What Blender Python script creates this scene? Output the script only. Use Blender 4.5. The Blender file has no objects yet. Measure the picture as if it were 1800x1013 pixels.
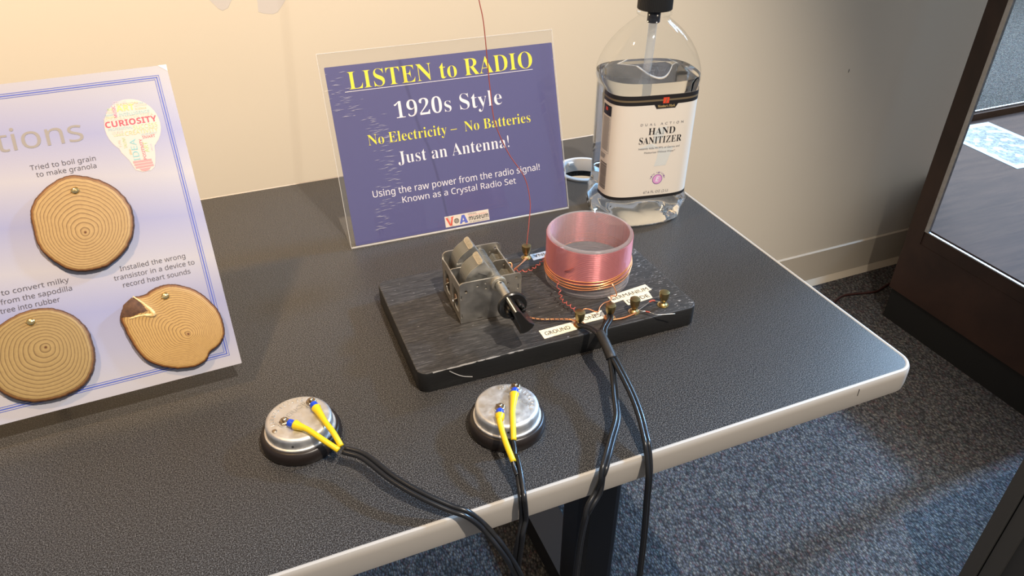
import bpy, bmesh, math, random
from mathutils import Vector, Matrix
sc = bpy.context.scene
C = sc.collection
R = math.radians
PI = math.pi
random.seed(7)

# ------------------------------------------------------------------ camera
cam = bpy.data.cameras.new('camera')
cam.sensor_width = 36; cam.lens = 36 * 1302.29 / 1800
cam.clip_start = .02; cam.clip_end = 50
co = bpy.data.objects.new('camera', cam); C.objects.link(co)
pan, tilt, roll = .3955, .5953, .004
fw = Vector((math.sin(pan) * math.cos(tilt), math.cos(pan) * math.cos(tilt), -math.sin(tilt)))
r0 = Vector((math.cos(pan), -math.sin(pan), 0)); u0 = r0.cross(fw)
rr = math.cos(roll) * r0 + math.sin(roll) * u0
uu = -math.sin(roll) * r0 + math.cos(roll) * u0
M = Matrix((rr, uu, -fw)).transposed().to_4x4()
M.translation = Vector((-.5663, -.9746, 1.1982))
co.matrix_world = M
sc.camera = co

# ------------------------------------------------------------------ light
sc.view_settings.view_transform = 'Standard'
sc.view_settings.look = 'None'
sc.view_settings.exposure = 0.0
sc.view_settings.gamma = 1
sc.view_settings.use_curve_mapping = False
w = bpy.data.worlds.new('world'); sc.world = w; w.use_nodes = True
w.node_tree.nodes['Background'].inputs[0].default_value = (.86, .85, .88, 1)
w.node_tree.nodes['Background'].inputs[1].default_value = .38

def aim(o, target):
    o.rotation_euler = (Vector(target) - o.location).to_track_quat('-Z', 'Y').to_euler()

def lamp(name, kind, loc, target, power, color, **kw):
    l = bpy.data.lights.new(name, kind); l.energy = power; l.color = color
    for k, v in kw.items(): setattr(l, k, v)
    o = bpy.data.objects.new(name, l); C.objects.link(o); o.location = loc; aim(o, target)
    return o
# track spot over the table, warm lamp further left, daylight window far right behind the case
lamp('track_spot_light', 'SPOT', (-.10, -1.33, 2.5), (-.38, -.37, .76), 205, (1, .90, .78), shadow_soft_size=.016, spot_size=R(68), spot_blend=.55)
lamp('warm_ceiling_light', 'SPOT', (-1.15, -.45, 2.5), (-.72, .353, .95), 165, (1, .66, .33), shadow_soft_size=.06, spot_size=R(70), spot_blend=.9)
lamp('window_daylight', 'SPOT', (8.5, .55, 6.0), (.6, -.3, 0), 10500, (.33, .60, 1.0), shadow_soft_size=.42, spot_size=R(17), spot_blend=.4)
lamp('corner_window_light', 'AREA', (4.3, 1.7, 2.9), (0, -.6, .74), 260, (.42, .68, 1.0), shape='RECTANGLE', size=1.6, size_y=1.4)
lamp('far_floor_fill', 'AREA', (3.6, 2.6, 2.7), (3.2, 1.6, 0), 420, (.75, .88, 1.0), shape='RECTANGLE', size=1.6, size_y=1.6)  # added fill without a known source, brightens the carpet beyond the case

# ------------------------------------------------------------------ materials
def mat(name, color=(.5, .5, .5), rough=.5, metal=0., spec=.5, trans=0., ior=1.45, coat=0., alpha=1.):
    m = bpy.data.materials.new(name); m.use_nodes = True
    b = m.node_tree.nodes['Principled BSDF']
    b.inputs['Base Color'].default_value = (*color, 1)
    b.inputs['Roughness'].default_value = rough
    b.inputs['Metallic'].default_value = metal
    b.inputs['Specular IOR Level'].default_value = spec
    b.inputs['Transmission Weight'].default_value = trans
    b.inputs['IOR'].default_value = ior
    b.inputs['Coat Weight'].default_value = coat
    b.inputs['Alpha'].default_value = alpha
    return m

def nd(m, t, **kw):
    n = m.node_tree.nodes.new(t)
    for k, v in kw.items():
        if k.startswith('i_'):
            n.inputs[k[2:].replace('_', ' ')].default_value = v
        else: setattr(n, k, v)
    return n
def lk(m, a, b): m.node_tree.links.new(a, b)
def bsdf(m): return m.node_tree.nodes['Principled BSDF']
def ramp(m, stops, src, interp='LINEAR'):
    n = m.node_tree.nodes.new('ShaderNodeValToRGB'); e = n.color_ramp; e.interpolation = interp
    while len(e.elements) < len(stops): e.elements.new(.5)
    for q, (p, c) in zip(e.elements, stops): q.position = p; q.color = (*c, 1)
    lk(m, src, n.inputs[0]); return n
def coords(m, scale=(1, 1, 1), rot=(0, 0, 0), kind='Object'):
    t = nd(m, 'ShaderNodeTexCoord'); p = nd(m, 'ShaderNodeMapping')
    p.inputs['Scale'].default_value = scale; p.inputs['Rotation'].default_value = rot
    lk(m, t.outputs[kind], p.inputs[0]); return p.outputs[0]
def noise(m, scale, vec, detail=2, rough=.5, dist=0):
    n = nd(m, 'ShaderNodeTexNoise'); n.inputs['Scale'].default_value = scale
    n.inputs['Detail'].default_value = detail; n.inputs['Roughness'].default_value = rough
    n.inputs['Distortion'].default_value = dist
    lk(m, vec, n.inputs['Vector']); return n
def bump(m, h, strength, dist):
    b = nd(m, 'ShaderNodeBump'); b.inputs['Strength'].default_value = strength; b.inputs['Distance'].default_value = dist
    lk(m, h, b.inputs['Height']); lk(m, b.outputs[0], bsdf(m).inputs['Normal']); return b
def mixc(m, f, a, b, mode='MIX'):
    n = nd(m, 'ShaderNodeMix', data_type='RGBA', blend_type=mode)
    for s, v in ((0, f), (6, a), (7, b)):
        if hasattr(v, 'is_output'): lk(m, v, n.inputs[s])
        elif s == 0: n.inputs[0].default_value = v
        else: n.inputs[s].default_value = (*v, 1)
    return n.outputs[2]

def m_laminate():
    m = mat('charcoal_laminate', rough=.42, spec=.36); v = coords(m)
    a = noise(m, 1100, v, 2, .75); r = ramp(m, [(.38, (.008, .0075, .008)), (.52, (.030, .0285, .0285)), (.64, (.15, .143, .135))], a.outputs[0])
    lk(m, r.outputs[0], bsdf(m).inputs['Base Color'])
    b = noise(m, 1100, v, 2, .6); rr_ = ramp(m, [(.3, (.24,) * 3), (.7, (.44,) * 3)], b.outputs[0]); lk(m, rr_.outputs[0], bsdf(m).inputs['Roughness'])
    bump(m, b.outputs[0], .22, .0005); return m
def m_wall(name, c):
    m = mat(name, c, .75, spec=.25); v = coords(m); a = noise(m, 260, v, 3, .6); bump(m, a.outputs[0], .12, .0008)
    b = noise(m, 3, v, 2); lk(m, mixc(m, b.outputs[0], c, tuple(x * .95 for x in c)), bsdf(m).inputs['Base Color']); return m
def m_carpet():
    m = mat('blue_loop_carpet', rough=.95, spec=.1)
    v = coords(m, (1, 1, 1), (0, 0, R(8)))
    vo = nd(m, 'ShaderNodeTexVoronoi'); vo.inputs['Scale'].default_value = 255; vo.inputs['Randomness'].default_value = .8
    mp = nd(m, 'ShaderNodeMapping'); mp.inputs['Scale'].default_value = (1, .62, 1); lk(m, v, mp.inputs[0]); lk(m, mp.outputs[0], vo.inputs['Vector'])
    sp = nd(m, 'ShaderNodeSeparateColor'); lk(m, vo.outputs['Color'], sp.inputs[0])
    r = ramp(m, [(0, (.05, .05, .065)), (.2, (.17, .18, .22)), (.36, (.26, .25, .25)), (.5, (.10, .15, .16)), (.62, (.34, .32, .30)), (.76, (.19, .09, .11)), (.86, (.15, .15, .20)), (.95, (.40, .37, .33))], sp.outputs[0], 'CONSTANT')
    n2 = noise(m, 700, v, 2); n3 = noise(m, 9, v, 2)
    c = mixc(m, .5, r.outputs[0], mixc(m, n2.outputs[0], (.08, .08, .09), (.34, .32, .31)))
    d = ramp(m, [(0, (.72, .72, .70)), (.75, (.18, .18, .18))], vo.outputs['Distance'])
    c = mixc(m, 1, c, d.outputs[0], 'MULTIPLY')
    lk(m, c, bsdf(m).inputs['Base Color'])
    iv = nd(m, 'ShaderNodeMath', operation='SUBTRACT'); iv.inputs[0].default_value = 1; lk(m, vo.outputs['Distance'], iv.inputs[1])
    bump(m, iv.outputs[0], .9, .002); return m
def m_wood(name, dark, lite, scale=(1, 1, 1), rough=.45, bs=.3):
    m = mat(name, rough=rough); v = coords(m, scale)
    a = noise(m, 6, v, 4, .65, .4); r = ramp(m, [(.3, dark), (.7, lite)], a.outputs[0])
    lk(m, r.outputs[0], bsdf(m).inputs['Base Color']); bump(m, a.outputs[0], bs, .0008); return m
def m_board():
    m = mat('black_stained_wood', rough=.5, spec=.5); v = coords(m, (7, 110, 30))
    a = noise(m, 10, v, 4, .7, .2)
    r = ramp(m, [(.3, (.006, .006, .0065)), (.55, (.036, .034, .033)), (.72, (.12, .113, .108))], a.outputs[0])
    v2 = coords(m, (130, 420, 100)); sr = noise(m, 1.2, v2, 3, .7); v3 = coords(m, (12, 12, 12)); z = noise(m, 1, v3, 1)
    # worn scratches, mostly by the right edge
    tc = nd(m, 'ShaderNodeTexCoord'); sx = nd(m, 'ShaderNodeSeparateXYZ'); lk(m, tc.outputs['Object'], sx.inputs[0])
    mr = nd(m, 'ShaderNodeMapRange'); mr.inputs[1].default_value = .085; mr.inputs[2].default_value = .135; mr.inputs[3].default_value = .0; mr.inputs[4].default_value = .085
    lk(m, sx.outputs[0], mr.inputs[0])
    ad = nd(m, 'ShaderNodeMath', operation='ADD'); lk(m, sr.outputs[0], ad.inputs[0]); lk(m, mr.outputs[0], ad.inputs[1])
    s2 = ramp(m, [(.70, (0, 0, 0)), (.735, (1, 1, 1))], ad.outputs[0])
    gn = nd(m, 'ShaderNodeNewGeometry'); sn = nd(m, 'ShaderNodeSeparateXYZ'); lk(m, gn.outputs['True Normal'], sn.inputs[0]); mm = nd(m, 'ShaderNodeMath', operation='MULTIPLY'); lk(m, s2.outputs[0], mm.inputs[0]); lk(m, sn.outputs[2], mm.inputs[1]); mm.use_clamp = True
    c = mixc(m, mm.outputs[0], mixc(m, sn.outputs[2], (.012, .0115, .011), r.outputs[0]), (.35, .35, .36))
    lk(m, c, bsdf(m).inputs['Base Color']); bump(m, a.outputs[0], .5, .0008)
    rg = ramp(m, [(.3, (.36,) * 3), (.7, (.6,) * 3)], z.outputs[0]); lk(m, rg.outputs[0], bsdf(m).inputs['Roughness'])
    return m
def m_metal(name, c, rough, ns=90, var=.25):
    m = mat(name, c, rough, 1.); v = coords(m); a = noise(m, ns, v, 3, .6)
    lk(m, mixc(m, a.outputs[0], tuple(x * (1 - var) for x in c), tuple(min(1, x * (1 + var)) for x in c)), bsdf(m).inputs['Base Color'])
    r = ramp(m, [(.3, (rough * .8,) * 3), (.7, (min(1, rough * 1.25),) * 3)], a.outputs[0]); lk(m, r.outputs[0], bsdf(m).inputs['Roughness'])
    return m
def m_thin(name, tint=(1, 1, 1), ior=1.49, rough=.02, haze=0.):
    # thin clear sheet: light passes, surface reflects by fresnel
    m = bpy.data.materials.new(name); m.use_nodes = True; n = m.node_tree.nodes; n.remove(n['Principled BSDF'])
    o = n['Material Output']; t = n.new('ShaderNodeBsdfTransparent'); t.inputs[0].default_value = (*tint, 1)
    g = n.new('ShaderNodeBsdfGlossy'); g.inputs['Roughness'].default_value = rough; lw = n.new('ShaderNodeLayerWeight'); lw.inputs[0].default_value = .5; pw = n.new('ShaderNodeMath'); pw.operation = 'POWER'; pw.inputs[1].default_value = 5; lk(m, lw.outputs['Facing'], pw.inputs[0])
    f0 = ((ior - 1) / (ior + 1)) ** 2; f = n.new('ShaderNodeMath'); f.operation = 'MULTIPLY_ADD'; lk(m, pw.outputs[0], f.inputs[0]); f.inputs[1].default_value = .45; f.inputs[2].default_value = f0
    x = n.new('ShaderNodeMixShader'); lk(m, f.outputs[0], x.inputs[0]); lk(m, t.outputs[0], x.inputs[1]); lk(m, g.outputs[0], x.inputs[2])
    if haze:
        d = n.new('ShaderNodeBsdfDiffuse'); d.inputs[0].default_value = (.85, .85, .85, 1); y = n.new('ShaderNodeMixShader'); y.inputs[0].default_value = haze
        lk(m, x.outputs[0], y.inputs[1]); lk(m, d.outputs[0], y.inputs[2]); x = y
    lk(m, x.outputs[0], o.inputs[0]); return m
def m_poster():
    m = mat('poster_print', rough=.32, spec=.5)
    t = nd(m, 'ShaderNodeTexCoord'); s = nd(m, 'ShaderNodeSeparateXYZ'); lk(m, t.outputs['Object'], s.inputs[0])
    a = nd(m, 'ShaderNodeMath', operation='MULTIPLY_ADD'); lk(m, s.outputs[0], a.inputs[0]); a.inputs[1].default_value = .12; lk(m, s.outputs[1], a.inputs[2])
    mu = nd(m, 'ShaderNodeMath', operation='DIVIDE'); lk(m, a.outputs[0], mu.inputs[0]); mu.inputs[1].default_value = .28
    lav = (.255, .262, .40); crm = (.365, .352, .385)
    r = ramp(m, [(0, crm), (.10, (.295, .30, .41)), (.22, lav), (.36, crm), (.50, lav), (.64, crm), (.78, lav), (.90, (.315, .315, .385)), (1, (.35, .34, .36))], mu.outputs[0])
    lk(m, r.outputs[0], bsdf(m).inputs['Base Color'])
    v = coords(m); n = noise(m, 1300, v, 1); bump(m, n.outputs[0], .12, .0003); return m
def m_rings(name, hue, knot=False):
    m = mat(name, rough=.5, spec=.4); t = nd(m, 'ShaderNodeTexCoord'); s = nd(m, 'ShaderNodeSeparateXYZ'); lk(m, t.outputs['UV'], s.inputs[0])
    v = coords(m); n = noise(m, 60, v, 2); n1 = noise(m, 420, v, 3)
    # radial fraction with slow wobble; rings crowd towards the bark
    p = nd(m, 'ShaderNodeMath', operation='MULTIPLY_ADD'); lk(m, n.outputs[0], p.inputs[0]); p.inputs[1].default_value = .055; lk(m, s.outputs[0], p.inputs[2])
    q = nd(m, 'ShaderNodeMath', operation='POWER'); lk(m, p.outputs[0], q.inputs[0]); q.inputs[1].default_value = 1.25
    k = nd(m, 'ShaderNodeMath', operation='MULTIPLY'); lk(m, q.outputs[0], k.inputs[0]); k.inputs[1].default_value = hue[2]
    f = nd(m, 'ShaderNodeMath', operation='FRACT'); lk(m, k.outputs[0], f.inputs[0])
    lite, dark = hue[0], hue[1]
    mid = tuple((a + b * .35) / 1.35 for a, b in zip(lite, dark))
    r = ramp(m, [(0, lite), (.45, tuple((a + b * .25) / 1.25 for a, b in zip(lite, dark))), (.66, mid), (.84, dark), (.94, tuple(x * .4 for x in dark)), (1, lite)], f.outputs[0])
    c = mixc(m, .35, r.outputs[0], mixc(m, n1.outputs[0], dark, lite))
    e = ramp(m, [(0, (.16, .07, .03)), (.018, (.30, .15, .06)), (.04, (1, 1, 1)), (.95, (1, 1, 1)), (.985, (.45, .27, .17))], s.outputs[0])
    c = mixc(m, 1, c, e.outputs[0], 'MULTIPLY')
    lk(m, c, bsdf(m).inputs['Base Color']); bump(m, f.outputs[0], .25, .0003); return m

MT = dict(
    lam=m_laminate(), rim=mat('ivory_edge_band', (.43, .39, .34), .38), wall=m_wall('cream_wall_paint', (.76, .69, .57)),
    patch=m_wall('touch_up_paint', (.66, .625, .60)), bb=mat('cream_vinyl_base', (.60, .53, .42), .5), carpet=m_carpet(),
    blackm=mat('black_powder_coat', (.010, .011, .014), .38), casew=m_wood('mahogany_wood', (.022, .011, .008), (.050, .024, .016), (1, 1, 1), .5),
    deckw=m_wood('brown_deck_wood', (.055, .024, .015), (.090, .042, .026), (1, 9, 1), .7), plinth=mat('black_plinth', (.008, .008, .008), .7),
    strip=m_metal('worn_aluminium_strip', (.45, .45, .46), .5, 60, .5), glass=m_thin('case_glass', (.93, .95, .95), 1.3),
    panel=mat('dark_grey_panel', (.055, .052, .048), .6), panel2=mat('dark_grey_inset', (.035, .034, .033), .65),
    board=m_board(), steel=m_metal('tarnished_nickel', (.50, .47, .42), .46), alu=m_metal('dull_aluminium_vanes', (.62, .60, .55), .45, 200, .12),
    bar=m_metal('bright_tin_comb', (.62, .57, .47), .5, 500, .3), shaft=m_metal('grey_shaft_metal', (.55, .54, .50), .42),
    bake=mat('black_bakelite', (.012, .011, .010), .28, coat=.3), white=mat('white_paint', (.86, .80, .66), .5),
    brass=m_metal('aged_brass', (.33, .26, .12), .38, 150, .2), brassb=m_metal('bright_brass', (.80, .60, .28), .22, 150, .15),
    paper=mat('cream_label_paper', (.80, .72, .55), .7), paperw=mat('pale_label_paper', (.66, .68, .70), .7), ink=mat('black_ink', (.03, .028, .03), .6),
    pvc=m_thin('frosted_coil_former', (.95, .87, .88), 1.45, .12, .15), copper=mat('enamelled_copper_wire', (.56, .20, .21), .30, .45),
    copper2=mat('bright_copper_wire', (.90, .38, .17), .28, .8), redwire=mat('red_enamel_wire', (.60, .14, .11), .28, .5), solder=mat('tinned_wire', (.65, .64, .62), .3, 1.),
    cord=mat('black_vinyl_cord', (.012, .012, .013), .30), tape=mat('black_tape', (.02, .017, .015), .5), brown=mat('brown_braid', (.12, .07, .04), .7),
    ear=m_metal('satin_aluminium_cup', (.70, .69, .67), .50, 120, .06), earb=mat('dark_brown_bakelite', (.016, .011, .009), .36),
    blue=mat('blue_crimp_nylon', (.012, .06, .50), .3), yellow=mat('yellow_sleeve', (.74, .50, .01), .42), nut=m_metal('dark_brass_nut', (.34, .27, .19), .35),
    poster=m_poster(), posterw=mat('poster_white_edge', (.80, .78, .76), .4), pborder=mat('print_blue', (.06, .09, .38), .5), pgrey=mat('print_grey', (.22, .20, .185), .5), pgrey2=mat('print_dark_grey', (.05, .042, .055), .5),
    pcore=mat('foam_core', (.80, .78, .74), .7), bark=m_wood('bark', (.05, .022, .012), (.13, .06, .03), (40, 40, 40), .8),
    acr=m_thin('clear_acrylic', (.985, .985, .985), 1.42, .02, .012), navy=mat('sign_blue_print', (.085, .085, .235), .35), yel=mat('sign_yellow_print', (.82, .74, .05), .4), wht=mat('sign_white_print', (.82, .80, .86), .4),
    lbl=mat('ivory_bottle_label', (.76, .69, .60), .35), lblk=mat('label_black', (.018, .016, .016), .4), lgold=mat('label_gold', (.16, .12, .07), .4), lred=mat('label_red', (.70, .07, .03), .4), lgrey=mat('label_grey', (.22, .22, .23), .5), lsw=mat('label_pale_blue', (.66, .67, .64), .4), lpur=mat('label_violet', (.22, .10, .32), .4), lpink=mat('label_pink', (.72, .35, .62), .4),
    cap=mat('black_cap_plastic', (.012, .012, .012), .4), pet=m_thin('clear_pet', (.99, .995, .995), 1.5, .03), tubep=m_thin('dip_tube_plastic', (.85, .88, .92), 1.3, .1, .18), plug=mat('dark_grey_plug', (.05, .055, .065), .3),
    grom=mat('white_grommet_plastic', (.72, .74, .74), .35))
bsdf(MT['deckw']).inputs['Specular IOR Level'].default_value = .12
lq = mat('clear_gel', (.99, 1, 1), 0.0, trans=1., ior=1.27); MT['gel'] = lq

# ------------------------------------------------------------------ helpers
def mesh(name, V, F, m=None, parent=None, smooth=False, kind=None, uv=None, mats=None, fm=None):
    me = bpy.data.meshes.new(name); me.from_pydata([tuple(v) for v in V], [], F)
    if m: me.materials.append(MT[m] if isinstance(m, str) else m)
    if mats:
        for q in mats: me.materials.append(MT[q])
        me.polygons.foreach_set('material_index', fm)
    if uv:
        l = me.uv_layers.new(name='UVMap')
        for lp in me.loops: l.data[lp.index].uv = uv[lp.vertex_index]
    if smooth: me.polygons.foreach_set('use_smooth', [True] * len(me.polygons))
    me.update()
    o = bpy.data.objects.new(name, me); C.objects.link(o)
    if parent: o.parent = parent
    if kind: o['kind'] = kind
    return o
def tag(o, label, cat, group=None):
    o['label'] = label; o['category'] = cat
    if group: o['group'] = group
    return o
def thing(name, label, cat, loc=(0, 0, 0), rot=0, group=None, matrix=None):
    o = bpy.data.objects.new(name, None); C.objects.link(o)
    o.empty_display_size = .02
    if matrix is not None: o.matrix_world = matrix
    else: o.location = loc; o.rotation_euler = (0, 0, rot)
    return tag(o, label, cat, group)
class G:      # geometry collector
    def __init__(s): s.V = []; s.F = []; s.fm = []
    def add(s, V, F, mi=0, M=None):
        b = len(s.V); s.V += [(M @ Vector(v)) if M else Vector(v) for v in V]
        s.F += [tuple(i + b for i in f) for f in F]; s.fm += [mi] * len(F); return s
    def box(s, a, b, mi=0, M=None):
        (x, y, z), (X, Y, Z) = a, b
        return s.add([(x, y, z), (X, y, z), (X, Y, z), (x, Y, z), (x, y, Z), (X, y, Z), (X, Y, Z), (x, Y, Z)],
                     [(0, 3, 2, 1), (4, 5, 6, 7), (0, 1, 5, 4), (1, 2, 6, 5), (2, 3, 7, 6), (3, 0, 4, 7)], mi, M)
    def lathe(s, prof, n=32, c=(0, 0, 0), mi=0, M=None, sx=1, sy=1, caps=True):
        V = []; F = []
        for r, z in prof:
            for i in range(n):
                t = 2 * PI * i / n; V.append((c[0] + sx * r * math.cos(t), c[1] + sy * r * math.sin(t), c[2] + z))
        for k in range(len(prof) - 1):
            for i in range(n):
                j = (i + 1) % n; F.append((k * n + i, k * n + j, (k + 1) * n + j, (k + 1) * n + i))
        if caps:
            F.append(tuple(range(n))[::-1]); F.append(tuple((len(prof) - 1) * n + i for i in range(n)))
        return s.add(V, F, mi, M)
    def tube(s, P, r, n=8, mi=0, closed=False, caps=True):
        P = [Vector(p) for p in P]; m = len(P); V = []; F = []
        T = [(P[min(i + 1, m - 1)] - P[max(i - 1, 0)]).normalized() for i in range(m)]
        N = T[0].orthogonal().normalized()
        for i in range(m):
            N = (N - T[i] * N.dot(T[i])).normalized(); B = T[i].cross(N)
            q = r[i] if isinstance(r, (list, tuple)) else r
            for k in range(n):
                t = 2 * PI * k / n; V.append(P[i] + q * (math.cos(t) * N + math.sin(t) * B))
        for i in range(m - 1):
            for k in range(n):
                j = (k + 1) % n; F.append((i * n + k, i * n + j, (i + 1) * n + j, (i + 1) * n + k))
        if caps: F += [tuple(range(n))[::-1], tuple((m - 1) * n + k for k in range(n))]
        return s.add(V, F, mi)
    def out(s, name, m, parent=None, smooth=False, kind=None):
        if isinstance(m, (list, tuple)): return mesh(name, s.V, s.F, None, parent, smooth, kind, None, m, s.fm)
        return mesh(name, s.V, s.F, m, parent, smooth, kind)
def cm(P, k=8):       # catmull-rom through points
    P = [Vector(p) for p in P]; Q = [2 * P[0] - P[1]] + P + [2 * P[-1] - P[-2]]; out = []
    for i in range(1, len(Q) - 2):
        a, b, c, d = Q[i - 1:i + 3]
        for j in range(k):
            t = j / k; out.append(.5 * ((2 * b) + (c - a) * t + (2 * a - 5 * b + 4 * c - d) * t * t + (3 * b - a - 3 * c + d) * t ** 3))
    out.append(P[-1]); return out
def angle_smooth(o, deg=35):
    me = o.data; me.polygons.foreach_set('use_smooth', [True] * len(me.polygons))
    bm = bmesh.new(); bm.from_mesh(me)
    for e in bm.edges:
        if len(e.link_faces) == 2 and e.calc_face_angle(0) > R(deg): e.smooth = False
    bm.to_mesh(me); bm.free(); return o
def eval_mesh(ob):
    dg = bpy.context.evaluated_depsgraph_get(); dg.update()
    me = bpy.data.meshes.new_from_object(ob.evaluated_get(dg)); return me
def plate(loops, d, bevel=0):     # flat polygon with holes (xy) extruded to thickness d, centred on z=0
    c = bpy.data.curves.new('tmp', 'CURVE'); c.dimensions = '2D'; c.fill_mode = 'BOTH'; c.extrude = d / 2 - bevel; c.bevel_depth = bevel; c.bevel_resolution = 1
    c.offset = -bevel
    for L in loops:
        s = c.splines.new('POLY'); s.points.add(len(L) - 1)
        for p, q in zip(s.points, L): p.co = (q[0], q[1], 0, 1)
        s.use_cyclic_u = True
    o = bpy.data.objects.new('tmp', c); C.objects.link(o); me = eval_mesh(o)
    V = [v.co.copy() for v in me.vertices]; F = [tuple(p.vertices) for p in me.polygons]
    bpy.data.objects.remove(o); bpy.data.curves.remove(c); bpy.data.meshes.remove(me); return V, F
def circ(x, y, r, n=14, sx=1): return [(x + sx * r * math.cos(2 * PI * i / n), y + r * math.sin(2 * PI * i / n)) for i in range(n)]
def rrect(x0, y0, x1, y1, r, n=5):
    rs = r if isinstance(r, (list, tuple)) else (r,) * 4; P = []
    for (cx, cy, a, q) in ((x1, y0, -90, rs[0]), (x1, y1, 0, rs[1]), (x0, y1, 90, rs[2]), (x0, y0, 180, rs[3])):
        sx = -1 if cx == x1 else 1; sy = -1 if cy == y1 else 1
        for i in range(n + 1):
            t = R(a + 90 * i / n); P.append((cx + sx * q + q * math.cos(t), cy + sy * q + q * math.sin(t)))
    return P
def glyphs(s, style):
    o = ''
    for c in s:
        A = {'serif': (0x1D400, 0x1D41A, 0x1D7CE), 'sans': (0x1D5A0, 0x1D5BA, 0x1D7E2), 'sansb': (0x1D5D4, 0x1D5EE, 0x1D7EC)}.get(style)
        if A and 'A' <= c <= 'Z': o += chr(A[0] + ord(c) - 65)
        elif A and 'a' <= c <= 'z': o += chr(A[1] + ord(c) - 97)
        elif A and '0' <= c <= '9': o += chr(A[2] + ord(c) - 48)
        else: o += c
    return o
def text(s, x0, x1, y, h=None, style='sans', off=0, shear=0, space=1, res=3, rot=0, z=0):
    """lettering between x0 and x1 on baseline y (height h for capitals, else kept in proportion)"""
    c = bpy.data.curves.new('tmp', 'FONT'); c.body = glyphs(s, style); c.size = 1; c.offset = off; c.shear = shear; c.space_character = space; c.resolution_u = res
    o = bpy.data.objects.new('tmp', c); C.objects.link(o); me = eval_mesh(o)
    V = [v.co.copy() for v in me.vertices]; F = [tuple(p.vertices) for p in me.polygons]
    bpy.data.objects.remove(o); bpy.data.curves.remove(c); bpy.data.meshes.remove(me)
    a = min(v.x for v in V); b = max(v.x for v in V); k = (x1 - x0) / (b - a); ky = k if h is None else h / .70
    W = [Vector(((v.x - a) * k, v.y * ky, 0)) for v in V]
    M = Matrix.Translation((x0, y, z)) @ Matrix.Rotation(rot, 4, 'Z')
    return [M @ v for v in W], F

# ------------------------------------------------------------------ setting
TT = .74
def struct(o): o['kind'] = 'structure'; return o
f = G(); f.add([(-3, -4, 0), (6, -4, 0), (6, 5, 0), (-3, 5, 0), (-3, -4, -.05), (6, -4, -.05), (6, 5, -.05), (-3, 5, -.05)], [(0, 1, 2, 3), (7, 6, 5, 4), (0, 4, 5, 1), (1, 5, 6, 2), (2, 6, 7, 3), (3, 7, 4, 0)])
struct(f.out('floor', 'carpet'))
WX, WY = 1.285, .353
wl = struct(G().box((-3, WY, 0), (WX, WY + .14, 2.7)).out('wall_back', 'wall'))
# touched-up paint, small scuff
def flat_xz(name, P, m, parent, y=WY - .0002):
    return mesh(name, [(x, y, z) for x, z in P] + [(x, y + .0004, z) for x, z in P], [tuple(range(len(P))), tuple(range(2 * len(P) - 1, len(P) - 1, -1))] + [(i, (i + len(P)), (i + 1) % len(P) + len(P), (i + 1) % len(P)) for i in range(len(P))], m, parent)
flat_xz('paint_patch', [(-.545, .925), (-.536, .912), (-.527, .900), (-.521, .8965), (-.512, .900), (-.506, .909), (-.498, .918), (-.485, .935), (-.48, 1.0), (-.55, 1.0)], 'patch', wl)
flat_xz('paint_patch', [(-.466, .96), (-.465, .905), (-.4665, .8895), (-.458, .8862), (-.444, .884), (-.436, .8865), (-.430, .893), (-.421, .9035), (-.414, .92), (-.415, .97)], 'patch', wl)
flat_xz('scuff_mark', [(.8660, .628), (.8672, .6275), (.8685, .632), (.8676, .637), (.8664, .6355)], 'ink', wl)
bbg = G()
for x0, x1 in ((-3, WX + .004),):
    bbg.add([(x0, WY - .004, 0), (x1, WY - .004, 0), (x1, WY - .004, .108), (x1, WY, .112), (x0, WY, .112), (x0, WY - .004, .108), (x0, WY - .016, 0), (x1, WY - .016, 0), (x1, WY - .006, .018), (x0, WY - .006, .018), (x0, WY, 0), (x1, WY, 0)],
            [(9, 8, 2, 5), (5, 2, 3, 4), (6, 7, 8, 9), (10, 4, 3, 11), (7, 11, 3, 2, 8), (6, 9, 5, 4, 10)])
struct(bbg.out('baseboard_back', 'bb'))

# ------------------------------------------------------------------ table
D = .6175; TW = 1.55
tb = thing('table', 'dark speckled laminate table with ivory edge and black pedestal legs', 'table', (-TW / 2, -D / 2, 0))
def loc(g, base):
    g.V = [v - Vector(base) for v in g.V]; return g
TB = (-TW / 2, -D / 2, 0)
hole = circ(-.094, -.109, .0365, 40)
V, F = plate([rrect(-TW, -D, 0, 0, .016, 8), hole], .0262)
g = G(); g.add(V, F, 0, Matrix.Translation((0, 0, TT - .0131))); loc(g, TB).out('tabletop', 'lam', tb)
# edge band: swept profile around the outline
prof = [(0, 0), (.0012, .0006), (.003, .0002), (.0042, -.002), (.0046, -.007), (.0046, -.020), (.0038, -.0255), (.001, -.0275), (0, -.0275)]
ol = rrect(-TW, -D, 0, 0, .016, 8); n = len(ol); V = []; F = []
for i, (x, y) in enumerate(ol):
    px, py = ol[i - 1]; qx, qy = ol[(i + 1) % n]; tx, ty = qx - px, qy - py; l = math.hypot(tx, ty); nx, ny = ty / l, -tx / l
    for o_, z in prof: V.append((x + nx * o_, y + ny * o_, TT + z))
k = len(prof)
for i in range(n):
    j = (i + 1) % n
    for a in range(k - 1): F.append((i * k + a, i * k + a + 1, j * k + a + 1, j * k + a))
eb = loc(G().add(V, F), TB).out('edge_band', 'rim', tb); angle_smooth(eb, 30)
g = G()
nk = [Vector(v) for v in ((-.0700, -D - .0049, TT - .004), (-.0694, -D - .0049, TT - .004), (-.0690, -D - .0049, TT - .011), (-.0696, -D - .0049, TT - .011))]
g.box((-.0700, -D - .0049, TT - .0115), (-.0694, -D - .0040, TT - .0035)); loc(g, TB).out('edge_nick', 'ink', tb)
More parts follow.
